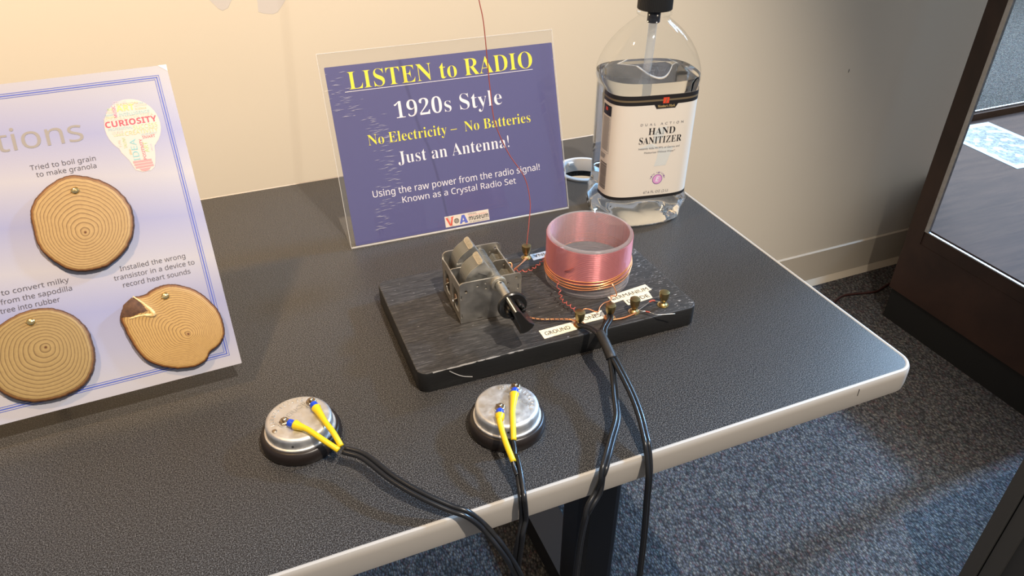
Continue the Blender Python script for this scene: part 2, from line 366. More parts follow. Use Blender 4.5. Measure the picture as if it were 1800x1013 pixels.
gr = G().lathe([(.0370, .0), (.0395, .0), (.0395, .0022), (.0380, .003), (.0335, .003), (.0325, .001), (.0325, -.016), (.0355, -.016), (.0355, 0)], 44, (-.094, -.109, TT), caps=False)
for a in (20, 95, 190, 262, 320):
    gr.box((-.004, -.033, -.003), (.004, -.028, .0), M=Matrix.Translation((-.094, -.109, TT)) @ Matrix.Rotation(R(a), 4, 'Z'))
angle_smooth(loc(gr, TB).out('cable_grommet', 'grom', tb), 40)
for cx in (-.152, -TW + .152):
    g = G().box((cx - .035, -.344, .055), (cx + .035, -.274, TT - .045)); o = loc(g, TB).out('leg_column', 'blackm', tb)
    bv = o.modifiers.new('b', 'BEVEL'); bv.width = .014; bv.segments = 3
    g = G(); V, F = plate([rrect(-.295, 0, .295, .052, (.004, .022, .022, .004), 5)], .062)
    g.add(V, F, 0, Matrix.Translation((cx, -.309, .004)) @ Matrix(((0, 0, 1, 0), (1, 0, 0, 0), (0, 1, 0, 0), (0, 0, 0, 1))))
    angle_smooth(loc(g, TB).out('foot_bar', 'blackm', tb), 30)
    g = G().box((cx - .019, -.50, TT - .052), (cx + .019, -.118, TT - .0275)); loc(g, TB).out('top_bracket', 'blackm', tb)
    for yy in (-.58, -.04): loc(G().lathe([(.012, 0), (.016, .002), (.016, .006), (.006, .007)], 14, (cx, yy, 0)), TB).out('foot_glide', 'blackm', tb)

# ------------------------------------------------------------------ display case (right)
dc = thing('display_case', 'mahogany framed glass display case on a black plinth standing past the table end', 'display case', (1.6, -.1, 0))
CB = (1.6, -.1, 0)
def poly_prism(g, P, z0, z1, mi=0):
    n = len(P); g.add([(x, y, z0) for x, y in P] + [(x, y, z1) for x, y in P], [tuple(range(n))[::-1], tuple(range(n, 2 * n))] + [(i, (i + 1) % n, (i + 1) % n + n, i + n) for i in range(n)], mi); return g
FP = [(1.0, -.32), (2.3, -.32), (2.3, .645), (1.302, .645), (1.302, .345), (1.275, .335), (1.0, .157)]
loc(poly_prism(G(), [(1.006, -.31), (2.29, -.31), (2.29, .635), (1.308, .635), (1.308, .335), (1.006, .150)], 0, .093), CB).out('plinth', 'plinth', dc)
o = loc(poly_prism(G(), FP, .093, .248), CB).out('base_panel', 'casew', dc)
loc(poly_prism(G(), [(x + (.001 if x < 1.01 else 0), y) for x, y in FP], .248, .2845), CB).out('lower_rail', 'casew', dc)
loc(poly_prism(G(), [(1.012, -.305), (2.28, -.305), (2.28, .60), (1.33, .60), (1.33, .325), (1.012, .118)], .2845, .288), CB).out('deck', 'deckw', dc)
loc(G().box((1.33, .596, .288), (2.28, .61, .312)), CB).out('deck_back_rail', 'deckw', dc)
loc(G().box((1.33, .606, .312), (2.28, .612, .318)), CB).out('chrome_trim', 'strip', dc)
def post(x0, y0, x1, y1): return loc(G().box((x0, y0, .248), (x1, y1, 1.75)), CB).out('corner_post', 'casew', dc)
post(.9985, .113, 1.02, .157); post(.9985, -.32, 1.03, -.276); post(2.26, -.32, 2.301, -.276); post(2.26, .61, 2.301, .645)
loc(G().box((.9988, .102, .2845), (1.006, .1135, 1.72)), CB).out('glazing_strip', 'strip', dc)
loc(G().box((.9988, -.276, .2845), (1.004, .102, .2875)), CB).out('glazing_strip', 'strip', dc)
loc(G().box((1.002, -.276, .287), (1.0045, .102, 1.72)), CB).out('side_pane', 'glass', dc)
loc(G().add([(1.02, .1605, .2845), (1.285, .337, .2845), (1.285, .337, 1.72), (1.02, .1605, 1.72)], [(0, 1, 2, 3)]), CB).out('rear_pane', 'glass', dc)
loc(G().box((1.33, .63, .2845), (2.26, .634, 1.72)), CB).out('rear_pane', 'glass', dc)
V, F = plate([[(x, y) for x, y in FP], [(1.03, -.28), (2.27, -.28), (2.27, .615), (1.33, .615), (1.33, .315), (1.03, .14)]], .06)
loc(G().add(V, F, 0, Matrix.Translation((0, 0, 1.75))), CB).out('top_frame', 'casew', dc)
loc(G().box((1.03, -.28, 1.74), (2.27, .14, 1.745)), CB).out('top_pane', 'glass', dc)
# aerial print lying on the deck
m = mat('aerial_photo_print', rough=.3); v = coords(m, (1, 1, 1)); vo = nd(m, 'ShaderNodeTexVoronoi'); vo.inputs['Scale'].default_value = 55; lk(m, v, vo.inputs['Vector'])
s_ = nd(m, 'ShaderNodeSeparateColor'); lk(m, vo.outputs['Color'], s_.inputs[0]); nn = noise(m, 90, v, 3, .7)
a = mixc(m, .45, ramp(m, [(0, (.06, .06, .055)), (.55, (.16, .15, .13)), (.75, (.5, .48, .45)), (1, (.75, .74, .72))], s_.outputs[0]).outputs[0], ramp(m, [(.35, (.03, .03, .03)), (.65, (.6, .58, .55))], nn.outputs[0]).outputs[0])
lk(m, a, bsdf(m).inputs['Base Color']); MT['aerial'] = m; MT['printw'] = mat('photo_paper', (.40, .43, .46), .4)
pp = thing('photo_print', 'white-bordered aerial photo print lying flat inside the glass display case', 'photo', (1.655, .425, .2883), R(-3))
G().box((-.112, -.152, 0), (.112, .152, .0008)).out('print_sheet', 'printw', pp)
G().box((-.092, -.128, .0008), (.092, .128, .0010)).out('printed_picture', 'aerial', pp)

# dark framed panel at the right edge of the picture
dp = thing('dark_cabinet', 'dark grey framed cabinet side beside the carpet at the lower right corner', 'cabinet', (.40, -.57, 0), R(0))
FYZ = Matrix(((0, 0, 1, 0), (1, 0, 0, 0), (0, 1, 0, 0), (0, 0, 0, 1)))
G().box((.009, -.55, 0), (.34, -.0005, .50)).out('carcass', 'panel2', dp)
V, F = plate([rrect(-.55, 0, 0, .50, .001, 1), rrect(-.529, .021, -.021, .479, .001, 1)], .018, .001); G().add(V, F, 0, Matrix.Translation((.009, 0, 0)) @ FYZ).out('outer_frame', 'panel', dp)
V, F = plate([rrect(-.527, .023, -.0235, .477, .001, 1), rrect(-.506, .044, -.047, .456, .001, 1)], .009); G().add(V, F, 0, Matrix.Translation((.0085, 0, 0)) @ FYZ).out('inner_moulding', 'panel', dp)

# floor cord
g = G().tube(cm([(.70, .10, .004), (.82, .19, .004), (.9095, .2394, .004), (.9629, .2597, .004), (1.0012, .2563, .004), (1.0431, .2454, .004), (1.0753, .2415, .004), (1.1129, .2513, .004), (1.1566, .2623, .004), (1.2, .27, .004)], 6), .0032, 6)
MT['redcord'] = mat('maroon_cord', (.04, .012, .010), .5)
tag(g.out('floor_cord', 'redcord', smooth=True), 'thin dark maroon cord lying on the carpet between the table and the display case', 'cord')

# ------------------------------------------------------------------ sign in acrylic holder
ha, ht = -.0177, .3298
def frame(o, a, t):
    ex = Vector((math.cos(a), math.sin(a), 0)); up = Vector((-math.sin(a) * math.sin(t), math.cos(a) * math.sin(t), math.cos(t)))
    Mx = Matrix((ex, up, ex.cross(up))).transposed().to_4x4(); Mx.translation = Vector(o); return Mx
HM = frame((-.4515, -.2039, TT), ha, ht)
hold = thing('sign_holder', 'clear slanted acrylic sign holder standing on the table in front of the wall', 'sign holder', matrix=HM)
W_, H_ = .2852, .2243
def sheet(g, x0, y0, x1, y1, z0, z1, r=.001): V, F = plate([rrect(x0, y0, x1, y1, r, 2)], z1 - z0); g.add(V, F, 0, Matrix.Translation((0, 0, (z0 + z1) / 2))); return g
sheet(G(), 0, .0030, W_, H_, -.0014, 0).out('front_panel', 'acr', hold)
sheet(G(), 0, .0035, W_, H_, -.0046, -.0028).out('back_panel', 'acr', hold)
IM = HM.inverted()
def w2(M, pts): return [M @ Vector(p) for p in pts]
ey = Vector((-math.sin(ha), math.cos(ha), 0)); ex = Vector((math.cos(ha), math.sin(ha), 0)); o0 = Vector((-.4515, -.2039, TT))
P8 = [o0 + ex * a + ey * b + Vector((0, 0, c)) for c in (.0002, .002) for a, b in ((0, 0), (W_, 0), (W_, .083), (0, .083))]
mesh('foot_panel', w2(IM, P8), [(0, 3, 2, 1), (4, 5, 6, 7), (0, 1, 5, 4), (1, 2, 6, 5), (2, 3, 7, 6), (3, 0, 4, 7)], 'acr', hold)
# holder edges whitened with diffuse haze, a painted stand-in for caught light
MT['acre'] = m_thin('acrylic_edge', (.97, .98, .98), 1.5, .1, .38)
G().box((0, H_ - .0004, -.0046), (W_, H_ + .0003, 0)).out('edge_highlight', 'acre', hold)
for x in (-.0003, W_ - .0002): G().box((x, .0035, -.0014), (x + .0005, H_, .0001)).out('edge_highlight', 'acre', hold)
G().tube([(0, .0022, -.0006), (W_, .0022, -.0006)], .0012, 10).out('folded_edge', 'acre', hold, True)
# printed sheet
sg = thing('printed_sign', 'blue printed sign LISTEN to RADIO 1920s Style inside the acrylic holder', 'sign', matrix=HM @ Matrix.Translation((0, 0, -.0022)))
sheet(G(), .0060, .0036, .2843, .2092, -.0003, .0003).out('sheet', 'navy', sg)
Zt = .0005
def letters(name, m, parent, items, z=Zt):
    for it in items:
        V, F = text(*it[0], **it[1]); mesh(name, [v + Vector((0, 0, z)) for v in V], F, m, parent)
letters('yellow_lettering', 'yel', sg, [(('LISTEN to RADIO', .0300, .2560, .1825), dict(style='serif', off=-.010, h=.0200)),
    (('No Electricity \u2013  No Batteries', .0410, .2455, .1178), dict(style='serif', off=-.011, h=.0125))])
letters('white_lettering', 'wht', sg, [(('1920s Style', .0775, .2110, .1440), dict(style='serif', off=-.011, h=.0190)),
    (('Just an Antenna!', .0725, .2138, .0915), dict(style='serif', off=-.011, h=.0150)),
    (('Using the raw power from the radio signal!', .0360, .2510, .0572), dict(style='sans', h=.0078)),
    (('Known as a Crystal Radio Set', .0700, .2170, .0452), dict(style='sans', h=.0072))])
G().box((.0246, .1801, Zt), (.2555, .1807, Zt + .0001)).out('underline', 'wht', sg)
lg = G().box((.1184, .0056, .0003), (.1760, .0192, .0006)).out('logo_label', 'lbl', sg)
MT['lred2'] = mat('logo_red', (.75, .10, .06), .4); MT['lblue'] = mat('logo_blue', (.10, .14, .55), .4)
g = G(); z = .0007
def poly(g, P, z, mi=0): g.add([(x, y, z) for x, y in P], [tuple(range(len(P)))], mi)
poly(g, [(.1195, .0172), (.1220, .0176), (.1252, .0090), (.1270, .0160), (.1258, .0168), (.1285, .0178), (.1308, .0178), (.1290, .0165), (.1268, .0070), (.1240, .0068)], z); g.out('logo_red_letter', 'lred2', sg)
g = G(); poly(g, [(.1368, .0070), (.1403, .0176), (.1440, .0178), (.1478, .0072), (.1438, .0070), (.1432, .0092), (.1405, .0090), (.1398, .0072)], z, 0); poly(g, [(.1409, .0108), (.1429, .0110), (.1419, .0145)], z + .0001, 1); g.out('logo_blue_letter', ['lblue', 'lbl'], sg)
g = G(); V, F = plate([circ(.1331, .0118, .0032, 20), circ(.1331, .0118, .0026, 20)], .0001); g.add(V, F, 0, Matrix.Translation((0, 0, z)))
for i in range(-1, 2): g.box((.1331 + i * .0015 - .0002, .0092, z), (.1331 + i * .0015 + .0002, .0144, z + .0001)).box((.1305, .0118 + i * .0015 - .0002, z), (.1357, .0118 + i * .0015 + .0002, z + .0001))
g.out('logo_globe', 'ink', sg)
letters('logo_lettering', 'ink', sg, [(('museum', .1492, .1750, .0092), dict(style='sansb', h=.0062)), (('NATIONAL', .1488, .1600, .0166), dict(style='sans', h=.0016)), (('OF BROADCASTING', .1495, .1748, .0064), dict(style='sans', h=.0016))], z=.0007)
letters('logo_red_lettering', 'lred2', sg, [(('VOICE OF AMERICA', .1490, .1735, .0146), dict(style='sans', h=.0015))], z=.0007)

MT['scuff'] = m_thin('acrylic_scuffs', (1, 1, 1), 1.5, .2, .32)
wr = random.Random(21); g = G()
for i in range(150):
    u = wr.random(); y = .018 + .185 * u; xc = .066 - .030 * abs(u - .45) * 2 + wr.gauss(0, .007) - (.022 if u > .72 else 0)
    L = wr.uniform(.004, .013); a = R(wr.uniform(6, 16))
    M_ = Matrix.Translation((xc, y, .0001)) @ Matrix.Rotation(a - R(8), 4, 'Z'); t_ = wr.uniform(.00008, .00030)
    g.add([(-L / 2, 0, 0), (0, -t_, 0), (L / 2, 0, 0), (0, t_, 0)], [(0, 1, 2, 3)], 0, M_)
g.out('scuff_marks', 'scuff', hold, kind='stuff')

# ------------------------------------------------------------------ poster with wood slices
PM = frame((-.5928, -.4017, TT + .0235), .0361, .6417)
po = thing('poster_board', 'lavender poster board with blue double border leaning back at the left', 'poster', matrix=PM)
PW, PH = .4318, .2799
sheet(G(), -PW, 0, 0, PH, -.0048, -.0003, .0006).out('foam_board', 'pcore', po)
sheet(G(), -PW, 0, 0, PH, -.0003, 0, .0006).out('printed_face', 'poster', po)
def ring_rect(g, x0, y0, x1, y1, t, z=.0002):
    for a, b, c, d in ((x0, y0, x1, y0 + t), (x0, y1 - t, x1, y1), (x0, y0, x0 + t, y1), (x1 - t, y0, x1, y1)):
        g.box((a, b, 0), (c, d, z))
g = G(); x1, y1, x0, y0 = -.0082, .2714, -PW + .0082, .0096
ring_rect(g, x0, y0, x1, y1, .0005); ring_rect(g, x0 + .0016, y0 + .0016, x1 - .0016, y1 - .0016, .0010); ring_rect(g, x0 + .0037, y0 + .0037, x1 - .0037, y1 - .0037, .0005)
g.out('blue_border', 'pborder', po)
letters('title_lettering', 'pgrey', po, [(('ations', -.1610, -.0795, .2222), dict(style='sans', h=.0185))], z=.0002)
cap_ = [('Tried to boil grain', -.1250, -.0746, .2033), ('to make granola', -.1218, -.0755, .1968), ('Installed the wrong', -.0775, -.0240, .1040), ('transistor in a device to', -.0838, -.0178, .0968), ('record heart sounds', -.0782, -.0230, .0895),
        ('ng to convert milky', -.1775, -.1175, .1038), ('chicle from the sapodilla', -.1880, -.1168, .0963), ('tree into rubber', -.1716, -.1275, .0890)]
cap_[6] = ('k from the sapodilla', -.1745, -.1168, .0963)
letters('caption_lettering', 'pgrey2', po, [((a, b, c, d), dict(style='sans', h=.0041)) for a, b, c, d in cap_], z=.0002)
# light-bulb word cloud (outline from the drawing)
bc = Vector((-.0393, .2285)); P = []
for i in range(30):
    t = R(-48 + 276 * i / 29); P.append((bc.x + .0225 * math.cos(t), bc.y + .0247 * math.sin(t)))
P = [(x, y) for x, y in P] + [(-.0535, .2065), (-.0490, .1990), (-.0470, .1930), (-.0455, .1890), (-.0405, .1868), (-.0340, .1868), (-.0305, .1890), (-.0288, .1930), (-.0270, .2010), (-.0262, .2080)]
MT['bulbp'] = mat('print_cream', (.50, .42, .385), .4)
mesh('bulb_print', [(x, y, .0002) for x, y in P], [tuple(range(len(P)))], 'bulbp', po)
cols = {'r': (.62, .06, .10), 'o': (.88, .52, .22), 'y': (.90, .66, .20), 'g': (.42, .60, .22), 't': (.20, .50, .52), 'm': (.70, .10, .30), 'p': (.86, .55, .42), 'l': (.75, .55, .62)}
cg = {k: [] for k in cols}
def wd(s, x0, x1, y, h, k, rot=0, style='sans'):
    V, F = text(s, x0, x1, y, h=h, style=style, rot=rot, z=.0004, res=2); cg[k].append((V, F, None))
wd('CURIOSITY', -.0608, -.0188, .2300, .0052, 'r', style='sansb')
wd('ART', -.0490, -.0345, .2430, .0052, 'y', style='sansb'); wd('INTELLIGENCE', -.0480, -.0232, .2385, .0026, 't')
wd('INSPIRATION IDEA', -.0608, -.0205, .2355, .0028, 'p'); wd('GENIUS', -.0505, -.0400, .2500, .0022, 'l'); wd('PASSION', -.0480, -.0310, .2480, .0018, 'o')
wd('SMART', -.0590, -.0515, .2400, .0018, 't'); wd('GROWTH', -.0590, -.0510, .2380, .0015, 'g'); wd('VISION', -.0575, -.0515, .2425, .0018, 'p'); wd('BRAIN', -.0560, -.0515, .2450, .0018, 'g')
wd('LEARNING', -.0340, -.0240, .2455, .0018, 'p'); wd('SCIENCE', -.0340, -.0250, .2425, .0016, 'o'); wd('THINK', -.0340, -.0262, .2475, .0014, 't')
wd('PROFESSIONAL', -.0592, -.0400, .2268, .0022, 't'); wd('SUCCESS', -.0395, -.0195, .2252, .0036, 'g'); wd('CREATIVITY', -.0470, -.0200, .2208, .0036, 'o')
wd('IDEAS', -.0570, -.0480, .2240, .0016, 'p'); wd('LOGIC', -.0560, -.0478, .2215, .0018, 'g'); wd('ACHIEVEMENT', -.0345, -.0215, .2190, .0013, 't'); wd('SMART', -.0340, -.0235, .2160, .0024, 'r')
wd('MUSIC', -.0521, -.0411, .2388, .0028, 'm', rot=0) if False else None
for s, x, y, L, h, k in (('MUSIC', -.0496, .2380, .0110, .0026, 'm'), ('IDEA', -.0400, .1975, .0195, .0050, 't'), ('POSITIVITY', -.0348, .1975, .0185, .0024, 'r'), ('ART', -.0312, .2035, .0095, .0034, 'g'), ('TALENT', -.0478, .2098, .0100, .0024, 'g'), ('TALENT', -.0280, .2040, .0070, .0014, 'l'), ('FUN', -.0520, .2120, .0055, .0020, 'p'), ('MIND', -.0455, .2035, .0050, .0016, 'o')):
    V, F = text(s, 0, L, 0, h=h, style='sans', res=2); Mx = Matrix.Translation((x, y, .0004)) @ Matrix.Rotation(R(90), 4, 'Z'); cg[k].append((V, F, Mx))
for k in cols:
    MT['wc' + k] = mat('print_tint_' + k, tuple(x * .8 for x in cols[k]), .4); [G().add(V, F, 0, Mx).out('word_cloud_lettering', 'wc' + k, po) for V, F, Mx in cg[k]]
g = G()
MT['bulbr'] = mat('print_coral', (.76, .22, .22), .4)
for x0, x1, y in ((-.0463, -.0312, .1955), (-.0458, -.0308, .1930), (-.0453, -.0306, .1905)): g.box((x0, y, .0002), (x1, y + .0018, .0004))
P = [(-.0430, .1898)] + [(-.0380 + .0040 * math.cos(R(180 + 180 * i / 8)), .1892 + .0020 * math.sin(R(180 + 180 * i / 8))) for i in range(9)] + [(-.0330, .1898)]
poly(g, P, .0004); g.out('bulb_screw_base', 'bulbr', po)
# easel legs behind the poster
IPM = PM.inverted()
for xx in (-.16, -.36):
    top = PM @ Vector((xx, .20, -.006)); bot = Vector((top.x, top.y + .03, TT + .0022)); lo = PM @ Vector((xx, .075, -.006)); lof = Vector((lo.x, lo.y + .006, TT + .0022))
    g = G().tube([top, bot], .0022, 6).tube([bot, lof], .0022, 6).tube([lo + Vector((0, .0, 0)), lof], .0022, 6)
    g.V = [IPM @ v for v in g.V]; g.out('easel_wire', 'blackm', po, smooth=True)
white_corner = mesh('worn_corner', [(-.006, PH - .0008, .0003), (0, PH - .0058, .0003), (.0001, PH + .0001, .0003), (-.0068, PH + .0001, .0003)], [(0, 1, 2, 3)], 'posterw', po)

def outline(pts, n=96, seed=0, amp=.0006):
    rnd = random.Random(seed); P = [Vector((x, y, 0)) for x, y in pts]; P = P + P[:1]
    Q = [P[-2]] + P + [P[1]]; out = []
    for i in range(1, len(Q) - 2):
        a, b, c, d = Q[i - 1:i + 3]
        for j in range(12):
            t = j / 12; out.append(.5 * ((2 * b) + (c - a) * t + (2 * a - 5 * b + 4 * c - d) * t * t + (3 * b - a - 3 * c + d) * t ** 3))
    ph = [(rnd.uniform(0, 6.28), k) for k in (9, 14, 23, 31)]
    c = sum(out, Vector()) / len(out); res = []
    for i, p in enumerate(out):
        t = 2 * PI * i / len(out); w_ = sum(math.sin(k * t + f_) for f_, k in ph) * amp * .13 + rnd.uniform(-.3, .3) * amp
        res.append((p, (p - c).normalized() * w_))
    return res
def wafer(name, label, pts, pith, m, pin, seed, knot=None):
    pts = [(pith[0] + (x - pith[0]) * .972, pith[1] + (y - pith[1]) * .972) for x, y in pts]; base = Vector((pith[0], pith[1], 0)); t = thing(name, label, 'wood slice', group=None, matrix=PM @ Matrix.Translation((pith[0], pith[1], .0006)))
    t['group'] = 'wood slices on the poster'
    o = outline(pts, seed=seed); n = len(o); th = .0062; K = 16; V = []; UV = []; F = []
    V.append((0, 0, th)); UV.append((0, 0))
    for k in range(1, K + 1):
        f_ = k / K
        for p, w_ in o:
            q = (p - base) * f_ + w_ * f_ ** 8; zz = th
            if knot:
                dk = (Vector((q.x, q.y)) + Vector(pith) - Vector(knot)).length
                zz += .0011 * math.exp(-(dk / .006) ** 2)
            if k == K: zz -= .0006
            V.append((q.x, q.y, zz)); UV.append((f_, 0))
    for i in range(n): F.append((0, 1 + i, 1 + (i + 1) % n))
    for k in range(K - 1):
        for i in range(n):
            j = (i + 1) % n; F.append((1 + k * n + i, 1 + (k + 1) * n + i, 1 + (k + 1) * n + j, 1 + k * n + j))
    mesh('ring_face', V, F, m, t, True, uv=UV)
    e = [(p - base + w_) for p, w_ in o]; V = []; F = []
    for q, z in ((1.0, th - .0006), (1.022, th - .0014), (1.03, th * .5), (1.015, .0)): V += [(p.x * q, p.y * q, z) for p in e]
    for k in range(3):
        for i in range(n):
            j = (i + 1) % n; F.append((k * n + i, (k + 1) * n + i, (k + 1) * n + j, k * n + j))
    F.append(tuple(3 * n + i for i in range(n))[::-1])
    mesh('bark_rim', V, F, 'bark', t, True)
    pc = Vector((pin[0] - pith[0], pin[1] - pith[1], th))
    h = G().lathe([(.0001, .0016), (.0016, .0014), (.0028, .0008), (.0034, .0), (.0034, -.0012)][::-1], 20, pc)
    b = h.out('brass_fastener', 'brassb', t, True); s_ = G().box((-.0034, -.0003, .0008), (.0034, .0003, .0018), M=Matrix.Translation(pc) @ Matrix.Rotation(R(random.choice((-8, 12, 20))), 4, 'Z')).out('slot', 'brass', b)
    return t
w1 = [(-.1330, .1541), (-.1312, .1700), (-.1190, .1840), (-.1010, .1925), (-.0844, .1897), (-.0680, .1790), (-.0580, .1630), (-.0568, .1430), (-.0650, .1250), (-.0790, .1130), (-.0950, .1085), (-.1130, .1120), (-.1270, .1260), (-.1328, .1400)]
w2_ = [(-.1840, .0700), (-.1730, .0800), (-.1560, .0862), (-.1383, .0858), (-.1230, .0775), (-.1135, .0640), (-.1108, .0480), (-.1130, .0310), (-.1220, .0170), (-.1380, .0100), (-.1560, .0098), (-.1720, .0150), (-.1860, .0290), (-.1900, .0500)]
w3 = [(-.0850, .0531), (-.0862, .0645), (-.0800, .0742), (-.0720, .0790), (-.0640, .0790), (-.0520, .0835), (-.0400, .0830), (-.0240, .0750), (-.0130, .0610), (-.0070, .0460), (-.0078, .0300), (-.0140, .0210), (-.0230, .0165), (-.0290, .0095), (-.0400, .0072), (-.0550, .0100), (-.0720, .0200), (-.0805, .0340)]
wm1 = m_rings('pine_slice_honey', ((.42, .275, .11), (.15, .075, .025), 13)); wm2 = m_rings('pine_slice_olive', ((.33, .225, .085), (.13, .07, .024), 12)); wm3 = m_rings('pine_slice_gold', ((.48, .30, .10), (.15, .072, .022), 19))
wafer('wood_slice', 'round wood slice under the words Tried to boil grain, topmost on the poster', w1, (-.0955, .1415), wm1, (-.0953, .1785), 1)
wafer('wood_slice', 'round olive-brown wood slice at the poster lower left, under tree into rubber', w2_, (-.1447, .0535), wm2, (-.1508, .0765), 2)
t3 = wafer('wood_slice', 'wood slice with a pale knot and notched rim at the poster lower right corner', w3, (-.0365, .0364), wm3, (-.0473, .0736), 3, (-.0680, .0660))
# knot: brown bark inclusion with pale ridge
MT['pale'] = m_wood('pale_heartwood', (.50, .30, .10), (.82, .60, .30), (60, 60, 60), .5)
kx = [(-.0850, .0640), (-.0812, .0738), (-.0735, .0788), (-.0690, .0752), (-.0640, .0690), (-.0622, .0640), (-.0650, .0622), (-.0700, .0628), (-.0780, .0625)]
g = G(); n = len(kx); cx_, cy_ = -.0735, .0690
V = [(x + .0365, y - .0364, .0063) for x, y in kx] + [((x - cx_) * .72 + cx_ + .0365, (y - cy_) * .72 + cy_ - .0364, .0074) for x, y in kx]
g.add(V, [(i, (i + 1) % n, (i + 1) % n + n, i + n) for i in range(n)] + [tuple(range(n, 2 * n))]); g.out('knot_bark', 'bark', t3, True)
g = G().tube([(x + .0365, y - .0364, .0062) for x, y in cm([(-.0722, .0792), (-.0680, .0745), (-.0640, .0690), (-.0606, .0634), (-.0600, .0600), (-.0640, .0606), (-.0700, .0618), (-.0790, .0612)], 4) for x, y in [(x, y)]] if False else [Vector((p.x + .0365, p.y - .0364, .0062)) for p in cm([(-.0722, .0792, 0), (-.0680, .0745, 0), (-.0640, .0690, 0), (-.0606, .0634, 0), (-.0600, .0600, 0), (-.0640, .0606, 0), (-.0700, .0618, 0), (-.0790, .0612, 0)], 4)], [.0006 + .0014 * math.exp(-((i - 15) / 8) ** 2) for i in range(29)], 8)
g.out('pale_knot_ridge', 'pale', t3, True)

# ------------------------------------------------------------------ crystal radio
B0 = Vector((-.302, -.398, TT + .0003)); TH = .0222; BT = TT + TH + .0003
rd = thing('crystal_radio', 'homemade crystal radio set on a worn black wooden baseboard', 'radio', B0)
def rl(g): g.V = [v - B0 for v in g.V]; return g
# baseboard outline (slightly out of square)
bo = [(-.4490, -.4790), (-.1555, -.4825), (-.1590, -.3150), (-.4470, -.3170)]
V, F = plate([[(x - B0.x, y - B0.y) for x, y in sum([[(p[0] + sx * r_ * (1 - math.cos(t)) , p[1] + sy * r_ * (1 - math.sin(t))) for t in ts] for p, sx, sy, r_, ts in ((bo[0], 1, 1, .010, [R(90 * i / 5) for i in range(6)]), (bo[1], -1, 1, .010, [R(90 - 90 * i / 5) for i in range(6)]), (bo[2], -1, -1, .008, [R(90 * i / 5) for i in range(6)]), (bo[3], 1, -1, .008, [R(90 - 90 * i / 5) for i in range(6)]))], [])]], TH, .0012)
g = G().add(V, F, 0, Matrix.Translation((0, 0, TH / 2))); bd = g.out('baseboard', 'board', rd); angle_smooth(bd, 40)
MT['bare'] = mat('bare_wood_wear', (.30, .29, .28), .6)
# worn bright arris along the front edge
wr = random.Random(3); P = [Vector((-.4360 + i * .0042, -.4786 - .00004 * i + wr.uniform(-.0003, .0003), BT - .0006)) for i in range(22)]
rl(G().tube(P, [.0003 + wr.random() * .0006 for _ in P], 5)).out('worn_edge', 'bare', rd)
G_ = G().tube([Vector((-.4300 + B0.x * 0, 0, 0))] * 2, .0001) if False else None
rl(G().tube(cm([(-.4205, -.4796, BT - .003), (-.4150, -.4797, BT - .008), (-.4080, -.4798, BT - .013), (-.3990, -.4799, BT - .0165)], 4), .0005, 5)).out('gouge', 'bare', rd)

# paper labels
def lab(name, P, txts, m='paper', rot=0):
    g = rl(G().add([(x, y, BT + .0001) for x, y in P] + [(x, y, BT + .0004) for x, y in P], [tuple(range(len(P), 2 * len(P)))] + [(i, (i + 1) % len(P), (i + 1) % len(P) + len(P), i + len(P)) for i in range(len(P))]))
    o = g.out(name, m, rd)
    if txts:
        g = G()
        for s, org, ang, L, h in txts:
            V, F = text(s, 0, L, 0, h=h, style='sansb' if False else 'x'); g.add(V, F, 0, Matrix.Translation(Vector((org[0], org[1], BT + .0006)) - B0) @ Matrix.Rotation(ang, 4, 'Z'))
        g.out('label_lettering', 'ink', o)
lab('ground_label', [(-.3231, -.4728), (-.2870, -.4712), (-.2860, -.4588), (-.3231, -.4593)], [('GROUND', (-.3195, -.4690), R(1.5), .0270, .0056)])
lab('phones_label', [(-.2860, -.4652), (-.2522, -.4652), (-.2508, -.4520), (-.2860, -.4533)], [('PHONES', (-.2835, -.4618), R(1), .0280, .0056)])
lab('antenna_label', [(-.2755, -.3400), (-.2330, -.3380), (-.2325, -.3258), (-.2745, -.3275)], [('ANTENNA', (-.2350, -.3292), R(181), .0370, .0056)], 'paperw')
lab('germanium_label', [(-.2340, -.4460), (-.1950, -.4410), (-.1846, -.4395), (-.1857, -.4282), (-.2335, -.4335)], [('GERMANIUM', (-.2325, -.4420), R(4), .0450, .0056)])
lab('diode_label', [(-.2215, -.4550), (-.1915, -.4527), (-.1895, -.4405), (-.2215, -.4440)], [('DIODE', (-.2190, -.4520), R(4), .0260, .0056)])

# coil
cc = Vector((-.2354, -.3904, BT)); CR = .0444; CH = .0566
g = G().lathe([(CR - .0012, 0), (CR, .001), (CR, CH - .0012), (CR - .0012, CH), (CR - .0034, CH), (CR - .0040, CH - .001), (CR - .0040, 0), (CR - .0012, 0)], 72, cc, caps=False)
cf = rl(g).out('coil_former', 'pvc', rd); angle_smooth(cf, 40)
P = []; turns = 40; z0, z1 = .0175, CH - .0022; N = 48
for i in range(turns * N + 1):
    t = 2 * PI * i / N; P.append(cc + Vector(((CR + .0003) * math.cos(t), (CR + .0003) * math.sin(t), z0 + (z1 - z0) * i / (turns * N))))
rl(G().tube(P, .00035, 5)).out('coil_winding', 'copper', rd, True)
wr = random.Random(11)
def band(k, z, amp, ph, r=.00062, off=.0007):
    P = []
    for i in range(97):
        t = 2 * PI * i / 96; P.append(cc + Vector(((CR + off) * math.cos(t), (CR + off) * math.sin(t), z + amp * math.sin(t + ph) + .0004 * math.sin(5 * t + k))))
    return rl(G().tube(P, r, 6)).out('tap_turn', 'copper2', rd, True)
for k, (z, a, ph) in enumerate(((.0245, .0042, 1.2), (.0215, .0055, 1.45), (.0190, .0050, 1.3), (.0165, .0045, 1.55), (.0150, .0040, 1.35), (.0205, .0025, 1.0))):
    band(k, z, a, ph, off=.0007 + .0005 * (k % 3))
